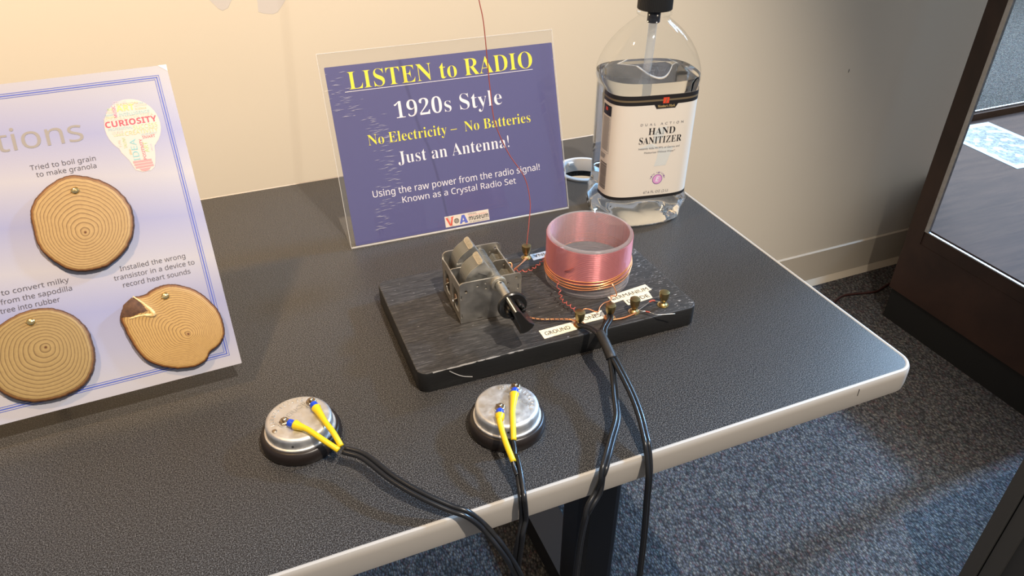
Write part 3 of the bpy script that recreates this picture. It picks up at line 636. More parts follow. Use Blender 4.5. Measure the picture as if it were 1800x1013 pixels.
for z in (.0045, .0085, .0115):     # moulded ridges at the foot of the former
    rl(G().lathe([(CR + .0001, z - .0006), (CR + .0006, z), (CR + .0001, z + .0006)], 60, cc, caps=False)).out('former_ridge', 'pvc', rd, True)

# binding posts: one built, the others copied
bp = bpy.data.objects.new('binding_post', None)
def bpost(x, y, first=None):
    if first is None:
        h = G().lathe([(.0026, 0), (.0042, .0003), (.0042, .0016), (.0030, .0022), (.0022, .0030), (.0022, .0050), (.0036, .0062), (.0044, .0085), (.0050, .0125), (.0052, .0148), (.0050, .0160), (.0046, .0162)], 24)
        o = h.out('binding_post', 'brass', rd); angle_smooth(o, 40)
        w_ = G().lathe([(.0044, 0), (.0058, .0001), (.0058, .0007), (.0044, .0008)], 20).out('washer', 'brassb', o)
    else:
        o = first.copy(); C.objects.link(o); o.parent = rd
        for ch in first.children: c = ch.copy(); C.objects.link(c); c.parent = o
    o.location = Vector((x, y, BT)) - B0; return o
b1 = bpost(-.2807, -.3314)
for x, y in ((-.2824, -.4655), (-.2494, -.4667), (-.2218, -.4666), (-.1885, -.4675)): bpost(x, y, b1)

# tuning capacitor
Mc = Matrix.Translation(Vector((-.389, -.4198, BT)) - B0) @ Matrix.Rotation(R(-2.6), 4, 'Z')
XZ = Matrix(((1, 0, 0, 0), (0, 0, -1, 0), (0, 1, 0, 0), (0, 0, 0, 1)))      # plate drawn in xz
YZ = Matrix(((0, 0, 1, 0), (1, 0, 0, 0), (0, 1, 0, 0), (0, 0, 0, 1)))
CW, CD, CHt = .0628, .0605, .0470
V, F = plate([rrect(0, .0005, CW, CHt, (.0005, .004, .004, .0005), 4), circ(.0390, .0400, .0060, 20), circ(.0065, .0368, .0016), circ(.0180, .0410, .0013), circ(.0262, .0425, .0011), circ(.0265, .0368, .0011), circ(.0490, .0372, .0012), circ(.0490, .0310, .0012), circ(.0575, .0424, .0014),
                rrect(.0010, .0285, .0022, .0330, .0004, 2), rrect(.0010, .0070, .0022, .0115, .0004, 2), rrect(.0585, .0285, .0600, .0345, .0004, 2), rrect(.0170, .0022, .0225, .0036, .0004, 2)], .0014)
cp = G().add(V, F, 0, Mc @ XZ).out('tuning_capacitor', 'steel', rd)
V, F = plate([rrect(0, .0005, CW, CHt + .0005, (.0005, .006, .006, .0005), 4), circ(.034, .041, .0062, 18), circ(.0565, .0415, .0016), circ(.0465, .036, .0014), circ(.0505, .038, .0009)], .0014)
G().add(V, F, 0, Mc @ Matrix.Translation((0, CD, 0)) @ XZ).out('rear_plate', 'steel', cp)
for x0, x1 in ((.001, .0175), (.0455, .0615)):
    V, F = plate([rrect(x0, .002, x1, .0425, (.0005, .0025, .0025, .0005), 3), circ((x0 + x1) / 2 + .003, .037, .0013)], .0012)
    G().add(V, F, 0, Mc @ Matrix.Translation((0, .0345, 0)) @ XZ).out('divider_plate', 'steel', cp)
V, F = plate([[(.0, .0015), (CD, .0015), (CD, .0390), (.0505, .0405), (.0, .0440)], rrect(.006, .009, .028, .032, .003, 3), rrect(.036, .009, .054, .032, .003, 3)], .0013)
G().add(V, F, 0, Mc @ Matrix.Translation((.0010, 0, 0)) @ YZ).out('side_plate', 'steel', cp)
V, F = plate([[(.0, .0015), (CD, .0015), (CD, .0405), (.0, .0430)], rrect(.008, .006, .028, .026, .003, 3), rrect(.038, .006, .055, .026, .003, 3)], .0013)
G().add(V, F, 0, Mc @ Matrix.Translation((CW - .0040, 0, 0)) @ YZ).out('side_plate', 'steel', cp)
G().box((.002, .001, .0015), (CW - .004, CD - .001, .003), M=Mc).out('bottom_plate', 'steel', cp)
for yy in (.017, .046):
    G().tube([Mc @ Vector((.0002, yy - .007, .024)), Mc @ Vector((-.0012, yy, .018)), Mc @ Vector((.0002, yy + .004, .008))], .0007, 6).out('trimmer_spring', 'bar', cp, True)
    G().lathe([(.0040, 0), (.0040, .001), (.001, .0014)], 14, M=Mc @ Matrix.Translation((.0012, yy, .020)) @ Matrix.Rotation(R(-90), 4, 'Y')).out('trimmer_disc', 'brown', cp)
ax = Vector((.0390, 0, .0400)); RR = .0252
def rv(a):
    q = min(1, max(0, (a - 120) / 55)); return .0250 + .0060 * q * q * (3 - 2 * q)
sec = [(.0015, 0)] + [(rv(a) * math.cos(R(a)), rv(a) * math.sin(R(a))) for a in range(118, 305, 6)]
sec_s = [(-.004, -.0065)] + sec[1:]
vane_o = None
for gy, n_, side in ((.0072, 11, 0), (.0375, 11, 0)):
    for k in range(n_):
        y = gy + k * .00185
        if vane_o is None:
            V, F = plate([[(p[0], p[1]) for p in sec]], .0006); me_o = G().add(V, F).out('rotor_vane', 'alu', cp); vane_o = me_o
        else:
            me_o = vane_o.copy(); C.objects.link(me_o); me_o.parent = cp
        me_o.matrix_local = Mc @ Matrix.Translation((ax.x, y, ax.z)) @ XZ
    # spacer comb on top edge
    a = R(125); V, F = plate([rrect(-.0030, -.0015, .0030, 10 * .00185 + .0015, .0029, 4)], .0012)
    Mb = Mc @ Matrix.Translation((ax.x + (RR + .0002) * math.cos(a), gy, ax.z + (RR + .0002) * math.sin(a))) @ Matrix.Rotation(-(a - PI / 2), 4, 'Y')
    G().add(V, F, 0, Mb).out('spacer_comb', 'bar', cp)
    g = G()
    for k in range(11): g.box((-.0020, k * .00185 - .0003, .0006), (.0020, k * .00185 + .0003, .0010), M=Mb)
    g.out('comb_teeth', 'bar', cp)
    # radial slots on the outer vane
    fv = Mc @ Matrix.Translation((ax.x, gy - .00045, ax.z)) @ XZ
    g = G()
    for q in (150, 195, 240): g.box((.010, -.0003, -.0001), (.020, .0003, .0001), M=fv @ Matrix.Rotation(R(q), 4, 'Z'))
    g.out('vane_slots', 'ink', cp)
    # stator stack on the right
    st = None
    for k in range(10):
        y = gy + .0009 + k * .00185
        if st is None:
            V, F = plate([[(.007, -.030), (.0195, -.030), (.0195, -.004), (.012, -.002), (.007, -.008)]], .0006); so = G().add(V, F).out('stator_vane', 'bar', cp); st = so
        else: so = st.copy(); C.objects.link(so); so.parent = cp
        so.matrix_local = Mc @ Matrix.Translation((ax.x, y, ax.z)) @ XZ
def cyl_y(g, y0, y1, r, n=24, mi=0, r1=None): return g.lathe([(r, 0), (r1 or r, y1 - y0)], n, mi=mi, M=Mc @ Matrix.Translation((ax.x, y0, ax.z)) @ Matrix.Rotation(R(-90), 4, 'X'))
g = G(); cyl_y(g, .0, .060, .0040)
for k in range(28): cyl_y(g, .004 + k * .0019, .004 + k * .0019 + .0009, .0058, 18)
g.out('rotor_spindle', 'shaft', cp)
g = G().lathe([(.0049, .0), (.0078, .0), (.0078, .0030), (.0070, .0036), (.0049, .0036), (.0049, 0)], 28, M=Mc @ Matrix.Translation((ax.x, -.0006, ax.z)) @ Matrix.Rotation(R(90), 4, 'X'), caps=False); angle_smooth(g.out('bushing', 'bar', cp), 40)
g = G(); cyl_y(g, -.040, .0, .0045); angle_smooth(g.out('shaft', 'shaft', cp), 40)
G().lathe([(.0013, 0), (.0013, .0002)], 12, M=Mc @ Matrix.Translation((ax.x, -.0075, ax.z + .0044))).out('grub_screw_hole', 'ink', cp)
# knob: skirt + winged grip with pointer line
MK = Mc @ Matrix.Translation((ax.x, -.0385, ax.z)) @ Matrix.Rotation(R(90), 4, 'X')     # local z runs out along -y
g = G().lathe([(.0050, 0), (.0128, .0), (.0143, .0010), (.0143, .0030), (.0132, .0042), (.0080, .0050)], 40, M=MK)
angle_smooth(g.out('knob_skirt', 'bake', cp), 35)
grip = []
for s_ in (1, -1):
    pass
V, F = plate([[(-.0050, -.0060), (-.0078, -.0118), (-.0045, -.0140), (0, -.0148), (.0045, -.0140), (.0078, -.0118), (.0050, -.0060), (.0040, .0), (.0034, .0095), (.0020, .0128), (-.0020, .0128), (-.0034, .0095), (-.0040, 0)]], .0250, .0008)
kg = G().add(V, F, 0, MK @ Matrix.Translation((0, 0, .0152)) @ Matrix.Rotation(R(27), 4, 'Z')).out('knob_grip', 'bake', cp); angle_smooth(kg, 35)
g = G()
for q in (60, 90, 120, 240, 270, 300, 30, 150, 210, 330): g.lathe([(.0020, 0), (.0020, .009), (.0012, .0098)], 10, M=MK @ Matrix.Translation((.0072 * math.cos(R(q - 90)), .0072 * math.sin(R(q - 90)), .0042)))
angle_smooth(g.out('knob_flutes', 'bake', cp), 35)
G().box((-.0005, .0127, .0022), (.0005, .0133, .0276), M=MK @ Matrix.Rotation(R(27), 4, 'Z')).out('pointer_line', 'white', cp)

# hookup wires
def wire(name, pts, r, m, k=6, n=6): return rl(G().tube(cm(pts, k), r, n)).out(name, m, rd, True)
wire('hookup_wire', [(-.2805, -.3324, .7645), (-.2943, -.3468, .766), (-.3084, -.358, .768), (-.3081, -.3541, .775), (-.315, -.352, .775)], .0008, 'copper2')
wire('hookup_wire', [(-.2785, -.3340, .7650), (-.2925, -.3468, .7675), (-.3064, -.3585, .770)], .0006, 'copper2')
def spiral(name, pts, r, R_, turns, m):
    P = cm(pts, 16); n = len(P); Q = []
    for i, p in enumerate(P):
        T = (P[min(i + 1, n - 1)] - P[max(i - 1, 0)]).normalized(); N = T.cross(Vector((0, 0, 1))).normalized(); Bn = T.cross(N); t = 2 * PI * turns * i / n
        Q.append(p + R_ * (math.cos(t) * N + math.sin(t) * Bn))
    return rl(G().tube(Q, r * 1.4, 5)).out(name, m, rd, True)
spiral('coiled_wire', [(-.3090, -.3600, .771), (-.3026, -.3662, .771), (-.2954, -.3725, .774), (-.2901, -.3751, .778), (-.2836, -.3751, .782), (-.2785, -.3736, .786)], .00035, .0012, 7, 'redwire')
spiral('coiled_wire', [(-.2823, -.4111, .785), (-.2843, -.4243, .776), (-.2841, -.4298, .770), (-.2808, -.4388, .769), (-.2790, -.4500, .769), (-.2822, -.4620, .767)], .00035, .0016, 9, 'redwire')
wire('tap_wire', [(-.2327, -.4352, .7815), (-.2310, -.4400, .778), (-.2294, -.4440, .770), (-.2335, -.4400, .768), (-.2369, -.4459, .7675), (-.2455, -.4473, .767), (-.2532, -.4531, .768), (-.2600, -.4600, .7685), (-.2659, -.4531, .769), (-.2716, -.4519, .769), (-.2790, -.4620, .768)], .0006, 'copper2')
wire('ground_wire', [(-.3300, -.4300, .768), (-.3257, -.4391, .7665), (-.3153, -.446, .7655), (-.3024, -.4513, .7655), (-.2901, -.4578, .7665), (-.2850, -.4640, .767)], .0008, 'copper2')
spiral('ground_wire_twist', [(-.3300, -.4300, .768), (-.3257, -.4391, .7665), (-.3153, -.446, .7655), (-.3024, -.4513, .7655), (-.2901, -.4578, .7665)], .0004, .0010, 12, 'brown')
wire('jumper_wire', [(-.2550, -.4660, .7655), (-.2542, -.4700, .765), (-.2504, -.4722, .7645), (-.2386, -.4739, .7645), (-.2272, -.4728, .765), (-.2222, -.4710, .765)], .0009, 'copper2')
wire('germanium_diode_lead', [(-.2215, -.4714, .7665), (-.2076, -.4674, .769), (-.2018, -.4655, .770), (-.1944, -.4675, .7685), (-.1895, -.4685, .767)], .0004, 'solder')
wire('germanium_diode_body', [(-.2045, -.4660, .7695), (-.2010, -.4655, .770), (-.1980, -.4662, .7695)], .0010, 'redwire')
wire('spare_lead', [(-.2189, -.4690, .7665), (-.2177, -.4735, .767), (-.213, -.4760, .767), (-.2103, -.4800, .767), (-.2061, -.485, .767), (-.1960, -.488, .767), (-.1890, -.490, .767)], .0004, 'solder')
wire('spare_lead_sleeve', [(-.2140, -.4755, .767), (-.2110, -.4785, .767)], .0008, 'redwire')
wire('tap_hook', [(-.2740, -.4130, .792), (-.2725, -.4180, .796), (-.2690, -.4215, .800)], .0004, 'redwire')

# antenna wire
g = G().tube(cm([(-.2802, -.331, .7794), (-.2752, -.325, .8039), (-.2721, -.32, .8252), (-.277, -.315, .853), (-.294, -.31, .8824), (-.3063, -.305, .9153), (-.3089, -.3, .9466), (-.3103, -.297, .9743), (-.313, -.295, 1.012), (-.3164, -.293, 1.0325), (-.3213, -.29, 1.0621), (-.324, -.285, 1.2), (-.30, -.27, 1.6), (-.31, -.25, 2.2), (-.31, -.24, 2.7)], 8), .0005, 6)
tag(g.out('antenna_wire', 'redwire', smooth=True), 'thin red copper antenna wire rising in front of the blue sign from the radio', 'wire')

# ------------------------------------------------------------------ earphones
def lug(parent, P, h0, tip, w_=.0024):
    """terminal: nut, ring lug, blue crimp, yellow sleeve ending at tip (local coordinates)"""
    p = Vector((P[0], P[1], h0))
    g = G().lathe([(.0034, .0), (.0034, .0009)], 18, p).lathe([(.0040, .0009), (.0044, .0013), (.0044, .0030), (.0038, .0034)], 6, p).lathe([(.0019, .0034), (.0019, .0052), (.0012, .0058)], 12, p)
    o = g.out('terminal_nut', 'nut', parent); angle_smooth(o, 30)
    d = Vector((tip[0][0] - p.x, tip[0][1] - p.y, 0)).normalized()
    r_ = G(); a = math.atan2(d.y, d.x); V, F = plate([circ(0, 0, .0052, 18), circ(0, 0, .0017, 10)], .0008); r_.add(V, F, 0, Matrix.Translation(p + Vector((0, 0, .0006))))
    r_.box((.004, -.0022, .0002), (.0085, .0022, .0010), M=Matrix.Translation(p) @ Matrix.Rotation(a, 4, 'Z')); r_.out('ring_lug', 'ear', parent)
    c0 = p + d * .0052 + Vector((0, 0, .0030)); c1 = p + d * .0132 + Vector((0, 0, .0036))
    g = G().tube([c0, c0 * .6 + c1 * .4, c0 * .5 + c1 * .5, c1], [.0032, .0033, .0029, .0033], 16); angle_smooth(g.out('blue_crimp', 'blue', parent), 40)
    pts = [c1 - d * .0020, c1 + d * .0025] + [Vector(q) for q in tip]
    P_ = cm(pts, 8); n = len(P_); rad = [(.0041 - .0017 * min(1, i / (n * .42)) ** 1.4) for i in range(n)]
    G().tube(P_, rad, 12).out('yellow_sleeve', 'yellow', parent, True)
def earphone(loc_, label, terms, textrot, hS):
    t = thing('earphone', label, 'earphone', loc_); t['group'] = 'telephone earphones on the table'
    g = G().lathe([(.0300, 0), (.0326, .0008), (.0334, .0040), (.0332, .0085), (.0318, .0118), (.0298, .0128), (.0284, .0124)], 64); angle_smooth(g.out('bakelite_cap', 'earb', t), 50)
    H = hS; r = .0274
    g = G().lathe([(r + .0016, .0118), (r + .0020, .0128), (r + .0016, .0138), (r + .0001, .0142), (r, H - .0032), (r - .0006, H - .0014), (r - .0018, H - .0004), (r - .0036, H), (.0001, H)], 64); angle_smooth(g.out('metal_cup', 'ear', t), 50)
    G().lathe([(.0010, 0), (.0010, .0006)], 12, M=Matrix.Rotation(R(-110), 4, 'Z') @ Matrix.Translation((r - .0002, 0, H - .0060)) @ Matrix.Rotation(R(90), 4, 'Y')).out('vent_hole', 'ink', t)
    # embossed lettering
    g = G(); V, F = text('SUPERIOR', -.0170, .0170, 0, h=.0048, style='x'); g.add(V, F, 0, Matrix.Rotation(textrot[0], 4, 'Z') @ Matrix.Translation((0, textrot[1], 0)))
    nv = len(g.V); g.V = [Vector((v.x, v.y, H + .0004)) for v in g.V]; g.out('embossed_name', 'ear', t)
    g = G()
    wr = random.Random(4)
    for i in range(13):
        a = R(90) + textrot[0] + R(62 - i * 10.3); M_ = Matrix.Rotation(a, 4, 'Z') @ Matrix.Translation((.0212, 0, H))
        g.box((-.0015, -.0003, 0), (.0015, .0003, .0005), M=M_)
        if i % 2: g.box((-.0015, -.0003, 0), (-.0010, .0011, .0005), M=M_)
        if i % 3: g.box((.0010, -.0003, 0), (.0015, .0011, .0005), M=M_)
    g.out('embossed_marks', 'ear', t)
    for P, tip in terms: lug(t, P, H, tip)
    G().lathe([(.0020, 0), (.0020, .0005), (.0015, .0008)], 12, (textrot[2][0], textrot[2][1], H)).out('slotted_screw', 'nut', t)
    return t
E1 = Vector((-.5568, -.4924, TT)); E2 = Vector((-.3907, -.5442, TT))
def rel(E, P): return [tuple(Vector(p) - E) for p in P]
earphone(E1, 'silver and black earphone with yellow sleeved leads, nearest the poster',
         [((.0131, .0127), rel(E1, [(-.5370, -.5110, .7670), (-.5335, -.5230, .7655), (-.5303, -.5345, .7600)])), ((-.0113, -.0029), rel(E1, [(-.5520, -.5140, .7675), (-.5440, -.5250, .7650), (-.5330, -.5370, .7590)]))], (R(34), -.0020 + .0085, (-.0205, -.0090)), .0238)
earphone(E2, 'silver and black earphone with yellow sleeved leads, in front of the radio',
         [((.0140, .0153), rel(E2, [(-.3905, -.5560, .7670), (-.3955, -.5690, .7655), (-.4000, -.5810, .7600)])), ((-.0078, -.0034), rel(E2, [(-.4060, -.5660, .7680), (-.4085, -.5840, .7650), (-.4090, -.6020, .7600)]))], (R(-66), .0105, (-.0135, -.0120)), .0246)

# ------------------------------------------------------------------ headphone cords
def twin(g, pts, r=.0021, k=8, twist=(0., 0.)):
    P = cm(pts, k); n = len(P); A = []; Bp = []
    for i, p in enumerate(P):
        T = (P[min(i + 1, n - 1)] - P[max(i - 1, 0)]).normalized(); s = T.cross(Vector((0, 0, 1)))
        if s.length < .35: s = Vector((1, 0, 0)) - T * T.x
        s.normalize()
        if i and s.dot(prev) < 0: s = -s
        if i: s = (prev * .7 + s * .3).normalized()
        prev = s; a = twist[0] + (twist[1] - twist[0]) * i / n
        s2 = Matrix.Rotation(a, 3, T) @ s
        A.append(p + s2 * r * .92); Bp.append(p - s2 * r * .92)
    g.tube(A, r, 8); g.tube(Bp, r, 8)
hc = thing('headphone_cord', 'black twin headphone cords hanging over the front table edge in loops', 'cord', (-.30, -.60, TT))
HB = Vector((-.30, -.60, TT))
def hl(g): g.V = [v - HB for v in g.V]; return g
A_ = [(-.5292, -.5385, .7592), (-.5159, -.5508, .7585), (-.5005, -.5798, .757), (-.4844, -.6011, .754), (-.4673, -.6169, .749), (-.4558, -.6251, .7455), (-.4447, -.6300, .731), (-.4353, -.640, .7153), (-.4254, -.645, .6889), (-.4164, -.648, .655)]
Cc = [(-.2810, -.5235, .770), (-.289, -.5453, .764), (-.2993, -.5684, .760), (-.3081, -.5878, .757), (-.3237, -.6066, .754), (-.3365, -.6218, .751), (-.3429, -.6286, .7460), (-.3473, -.6310, .7287), (-.3585, -.637, .7186), (-.3645, -.640, .692), (-.3673, -.642, .6509), (-.3676, -.642, .612)]
B_ = [(-.4045, -.5950, .757), (-.4075, -.6094, .755), (-.411, -.6234, .750), (-.4125, -.6290, .7455), (-.4118, -.6300, .7252), (-.4161, -.635, .7128), (-.4205, -.638, .6868), (-.4232, -.639, .650)]
D_ = [(-.2805, -.5249, .771), (-.2837, -.5525, .768), (-.2857, -.5737, .763), (-.2892, -.593, .758), (-.2937, -.6099, .752), (-.2967, -.6197, .7475), (-.299, -.6300, .7282), (-.3006, -.635, .6992), (-.2993, -.637, .6549), (-.2972, -.637, .5952), (-.2969, -.637, .555)]
g = G(); twin(g, A_ + [(-.400, -.652, .56), (-.388, -.655, .48), (-.378, -.655, .46), (-.370, -.650, .50)] + Cc[::-1], twist=(.2, .9)); hl(g).out('cord', 'cord', hc, True)
g = G(); twin(g, B_ + [(-.424, -.645, .55), (-.40, -.66, .42), (-.355, -.67, .38), (-.315, -.66, .43)] + D_[::-1], twist=(.9, .3)); hl(g).out('cord', 'cord', hc, True)
for P in ([(-.4000, -.5790, .7600), (-.4020, -.5880, .7585), (-.4050, -.5960, .757)], [(-.4090, -.6000, .7600), (-.4095, -.6050, .757), (-.4100, -.6120, .755)]):
    hl(G().tube(cm(P, 6), .0019, 8)).out('split_lead', 'cord', hc, True)
g = G(); twin(g, [(-.2835, -.4690, .766), (-.2842, -.473, .768), (-.2809, -.485, .772), (-.2808, -.5002, .776), (-.2809, -.5094, .776)], .0017); hl(g).out('radio_lead', 'cord', hc, True)
g = G(); twin(g, [(-.2510, -.4690, .768), (-.2595, -.4834, .775), (-.2723, -.4965, .777), (-.2779, -.506, .776)], .0017); hl(g).out('radio_lead', 'cord', hc, True)
hl(G().tube(cm([(-.2795, -.5010, .777), (-.2812, -.5125, .776), (-.2824, -.5260, .772), (-.2828, -.5300, .770)], 5), [.0046] * 5 + [.0048] * 5 + [.0050] * 5 + [.0054], 14)).out('tape_sleeve', 'tape', hc, True)

# ------------------------------------------------------------------ sanitizer bottle
BC = Vector((-.0915, -.2455, TT)); by = R(-10)
bt = thing('sanitizer_bottle', 'large clear hand sanitizer bottle with ivory label and black cap', 'bottle', BC, by)
def sq(a, b, n, t):
    c, s = math.cos(t), math.sin(t); return Vector((a * math.copysign(abs(c) ** (2 / n), c), b * math.copysign(abs(s) ** (2 / n), s), 0))
LA, LB, LN = .0545, .0432, 4.2
prof = [(0, .050, .037, 2.8), (.0015, .054, .041, 2.8), (.006, .0575, .0440, 2.8), (.016, .0605, .0460, 2.8), (.028, .0605, .0458, 3.0), (.035, .0590, .0450, 3.4), (.0395, .0560, .0436, 4.0), (.042, LA, LB, LN), (.105, LA, LB, LN), (.1712, LA, LB, LN), (.174, .0565, .0446, 3.6), (.180, .0590, .0458, 3.0), (.190, .0590, .0458, 2.7), (.200, .0565, .0440, 2.5), (.210, .0520, .0410, 2.4), (.220, .0455, .0365, 2.3), (.230, .0370, .0305, 2.2), (.238, .0280, .0245, 2.1), (.2435, .0205, .0200, 2), (.2465, .0172, .0172, 2), (.2490, .0170, .0170, 2), (.2495, .0196, .0196, 2), (.2512, .0198, .0198, 2), (.2520, .0172, .0172, 2), (.262, .0170, .0170, 2)]
def body(pr, scale=0., n=72, zmax=9, ripple=0., top=True):
    V = []; F = []; L = [p for p in pr if p[0] <= zmax]
    for z, a, b, e in L:
        for i in range(n):
            t = 2 * PI * i / n; p = sq(a - scale, b - scale, e, t)
            if ripple and z < .036: q = 1 + ripple * math.sin(7 * t + 160 * z) * math.sin(PI * z / .036) ; p = p * q
            V.append((p.x, p.y, z + (scale if z == 0 else 0)))
    m_ = len(L)
    for k in range(m_ - 1):
        for i in range(n):
            j = (i + 1) % n; F.append((k * n + i, k * n + j, (k + 1) * n + j, (k + 1) * n + i))
    F.append(tuple(range(n))[::-1])
    if top: F.append(tuple((m_ - 1) * n + i for i in range(n)))
    return V, F
def subdiv(pr, step=.004):
    o = []
    for (a, b) in zip(pr[:-1], pr[1:]):
        k = max(1, int((b[0] - a[0]) / step)); k = min(k, 8)
        for i in range(k): f_ = i / k; o.append(tuple(x + (y - x) * f_ for x, y in zip(a, b)))
    return o + [pr[-1]]
sp_ = subdiv(prof)
V, F = body(sp_, 0, ripple=.016, top=False); mesh('bottle_body', V, F, 'pet', bt, True)
liq = [p for p in sp_ if p[0] <= .186]
V, F = body(liq, .0007, ripple=.05); o = mesh('gel', V, F, 'gel', bt); angle_smooth(o, 60)
# wrap-around label
NN = 720; arc = [0.]; pts = []
for i in range(NN + 1):
    t = -PI / 2 + 2 * PI * i / NN; pts.append(sq(LA + .0007, LB + .0007, LN, t))
for a, b in zip(pts[:-1], pts[1:]): arc.append(arc[-1] + (b - a).length)
tot = arc[-1]
import bisect
def wrap(s, z, off=0.):
    s = s % tot; i = min(bisect.bisect_left(arc, s), NN); i = max(i, 1); f_ = (s - arc[i - 1]) / (arc[i] - arc[i - 1] + 1e-12)
    p = pts[i - 1].lerp(pts[i], f_); T = (pts[i] - pts[i - 1]).normalized(); N = Vector((T.y, -T.x, 0)); return Vector((p.x, p.y, z)) + N * off
def wrapped(name, m, parts, off):
    g = G()
    for V, F in parts: g.add([wrap(v[0], v[1], off) for v in V], F)
    return g.out(name, m, bt, False)
def grid(s0, s1, z0, z1, k=None):
    k = k or max(1, int((s1 - s0) / .003)); V = []; F = []
    for i in range(k + 1): V += [(s0 + (s1 - s0) * i / k, z0), (s0 + (s1 - s0) * i / k, z1)]
    for i in range(k): F.append((2 * i, 2 * i + 2, 2 * i + 3, 2 * i + 1))
    return V, F
def tx(s, x0, x1, y, **k): V, F = text(s, x0, x1, y, **k); return [(v.x, v.y) for v in V], F
SL, SR = -.0760, .0680
for nm, s0, s1, z0, z1, m_, of in (('label', SL, SR, .0412, .1712, 'lbl', 0), ('label_top_band', SL, SR, .1600, .1712, 'lblk', .0002), ('label_bottom_band', SL, SR, .0412, .0452, 'lblk', .0002), ('label_gold_line', SL, SR, .1640, .1662, 'lgold', .0003)):
    o = wrapped(nm, m_, [grid(s0, s1, z0, z1, 80)], of); o.data.polygons.foreach_set('use_smooth', [True] * len(o.data.polygons))
k0 = .0045
wrapped('label_plaque', 'lblk', [([(-.0115 + k0, .1612), (-.0078 + k0, .1552), (.0148 + k0, .1552), (.0185 + k0, .1612)], [(0, 1, 2, 3)])], .00035)
wrapped('label_red_square', 'lred', [([(-.0010 + k0, .1612), (.0062 + k0, .1612), (.0062 + k0, .1680), (-.0010 + k0, .1680)], [(0, 1, 2, 3)])], .0005)
wrapped('label_emblem_stroke', 'lgold', [([(.0016 + k0, .1618), (.0026 + k0, .1618), (.0042 + k0, .1672), (.0032 + k0, .1672)], [(0, 1, 2, 3)])], .0007)
MT['gold2'] = mat('label_bright_gold', (.62, .45, .20), .4)
wrapped('label_brand_lettering', 'gold2', [tx("Member's Mark", -.0070 + k0, .0140 + k0, .1567, h=.0030, style='serif', off=-.006)], .0006)
sw = [([(-.0250 + k0, .1075), (-.0100 + k0, .1128), (.0060 + k0, .1130), (.0320 + k0, .1120), (.0150 + k0, .1085), (.0000 + k0, .1062)], [(0, 5, 4, 3, 2, 1)]),
      ([(-.0030 + k0, .0835), (.0120 + k0, .0840), (.0155 + k0, .0960), (.0190 + k0, .1075), (.0010 + k0, .1070), (-.0005 + k0, .0930)], [(0, 1, 2, 3, 4, 5)]),
      ([(-.0080 + k0, .1260), (-.0030 + k0, .1320), (.0080 + k0, .1330), (.0040 + k0, .1200), (-.0060 + k0, .1130)], [(0, 4, 3, 2, 1)])]
wrapped('label_swoosh', 'lsw', sw, .00012)
wrapped('label_lettering', 'lblk', [tx('HAND', -.0145 + k0, .0185 + k0, .1242, h=.0085, style='serif', off=-.008), tx('SANITIZER', -.0248 + k0, .0283 + k0, .1132, h=.0085, style='serif', off=-.008)], .00028)
wrapped('label_small_lettering', 'lgrey', [tx('DUAL ACTION', -.0250 + k0, .0280 + k0, .1356, h=.0028, style='x', space=1.9), tx('Instantly Kills 99.99% of Germs and', -.0245 + k0, .0270 + k0, .1062, h=.0024, style='x'),
        tx('Moisturizes Without Water*', -.0170 + k0, .0218 + k0, .1009, h=.0024, style='x'), tx('67.6 FL OZ (2 L)', -.0125 + k0, .0195 + k0, .0484, h=.0032, style='x')], .00028)
dv = [([(-.0 + .0036 + k0 + .0064 * math.cos(2 * PI * i / 24), .0662 + .0066 * math.sin(2 * PI * i / 24)) for i in range(24)], [tuple(range(24))])]
wrapped('vitamin_disc', 'lpur', dv, .00016)
dv = [([(.0036 + k0 + .0057 * math.cos(2 * PI * i / 24), .0662 + .0059 * math.sin(2 * PI * i / 24)) for i in range(24)], [tuple(range(24))])]
wrapped('vitamin_disc_fill', 'lpink', dv, .00024)
wrapped('vitamin_letter', 'wht', [tx('E', .0012 + k0, .0064 + k0, .0632, h=.0064, style='sansb', shear=.2)], .00032)
arcw = []
for i, ch in enumerate('WITH VITAMIN'):
    if ch == ' ': continue
    a = R(168 - i * 14.2); V, F = text(ch, 0, .0014, 0, h=.0021, style='x')
    Mx = Matrix.Translation((.0036 + k0 + .0078 * math.cos(a), .0662 + .0078 * math.sin(a), 0)) @ Matrix.Rotation(a - PI / 2, 4, 'Z') @ Matrix.Translation((-.0007, 0, 0))
    arcw.append(([((Mx @ v).x, (Mx @ v).y) for v in V], F))
wrapped('vitamin_lettering', 'lpur', arcw, .0002)
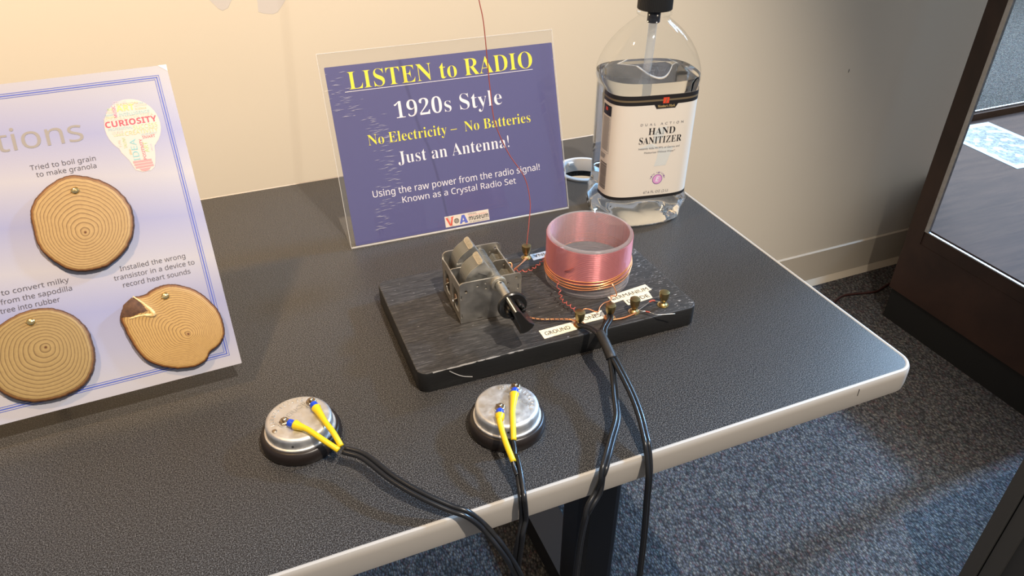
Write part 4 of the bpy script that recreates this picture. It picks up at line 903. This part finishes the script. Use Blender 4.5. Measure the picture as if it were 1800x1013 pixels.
# side panel: drug-facts box, fine print, barcode
s0, s1 = -.0735, -.0565
wrapped('side_heading_block', 'lblk', [grid(s0, s1, .1445, .1565, 4)], .0004)
wrapped('side_red_square', 'lred', [grid(s0 + .006, s0 + .0105, .1500, .1540, 1)], .0006)
fr = [grid(s0, s0 + .0003, .0985, .1445, 1), grid(s1 - .0003, s1, .0985, .1445, 1), grid(s0, s1, .0985, .0988, 4)]
wr = random.Random(5); z = .1415
while z > .1000:
    x = s0 + .0012
    while x < s1 - .0020:
        L = wr.uniform(.0012, .0035); e = min(x + L, s1 - .0012); fr.append(grid(x, e, z, z + .0008, 1)); x = e + .0005
    z -= .0016
for z in (.0955, .0938, .0921, .0904): fr.append(grid(s0, s0 + wr.uniform(.009, .014), z, z + .0009, 3))
wrapped('side_fine_print', 'lgrey', fr, .0004)
bars = []; z = .0520
while z < .0850:
    t_ = wr.choice((.0004, .0006, .0010, .0013)); bars.append(grid(s0 + .002, s1 - .001, z, z + t_, 4)); z += t_ + wr.choice((.0005, .0007, .0011))
wrapped('barcode', 'lblk', bars, .0004)
fr = []
z = .150
while z > .090: fr.append(grid(.0600, .0600 + wr.uniform(.004, .007), z, z + .0010, 1)); z -= .0019
wrapped('right_fine_print', 'lgrey', fr, .0004)
# cap, plug, dip tube
g = G(); nr = 60; V = []; F = []
for z, r in ((.2545, .0186), (.2550, .0192), (.262, .0192), (.276, .0190), (.2785, .0180), (.279, .0168)):
    for i in range(nr * 2):
        t = PI * i / nr; q = r + (.0003 if i % 2 and z < .277 else 0); V.append((q * math.cos(t), q * math.sin(t), z))
for k in range(5):
    for i in range(2 * nr): j = (i + 1) % (2 * nr); F.append((k * 2 * nr + i, k * 2 * nr + j, (k + 1) * 2 * nr + j, (k + 1) * 2 * nr + i))
F.append(tuple(5 * 2 * nr + i for i in range(2 * nr))); F.append(tuple(range(2 * nr))[::-1])
mesh('cap', V, F, 'cap', bt)
G().lathe([(.0168, .240), (.0168, .2550)], 32, caps=False) if False else None
G().lathe([(.0070, .2400), (.0074, .2410), (.0074, .2540)], 24).out('pump_plug', 'plug', bt, True)
g = G().tube(cm([(.0, .0, .2420), (-.001, 0, .20), (-.006, -.002, .15), (-.022, -.006, .09), (-.040, -.012, .03), (-.046, -.014, .010)], 6), .0048, 14, caps=False); g.out('dip_tube', 'tubep', bt, True)
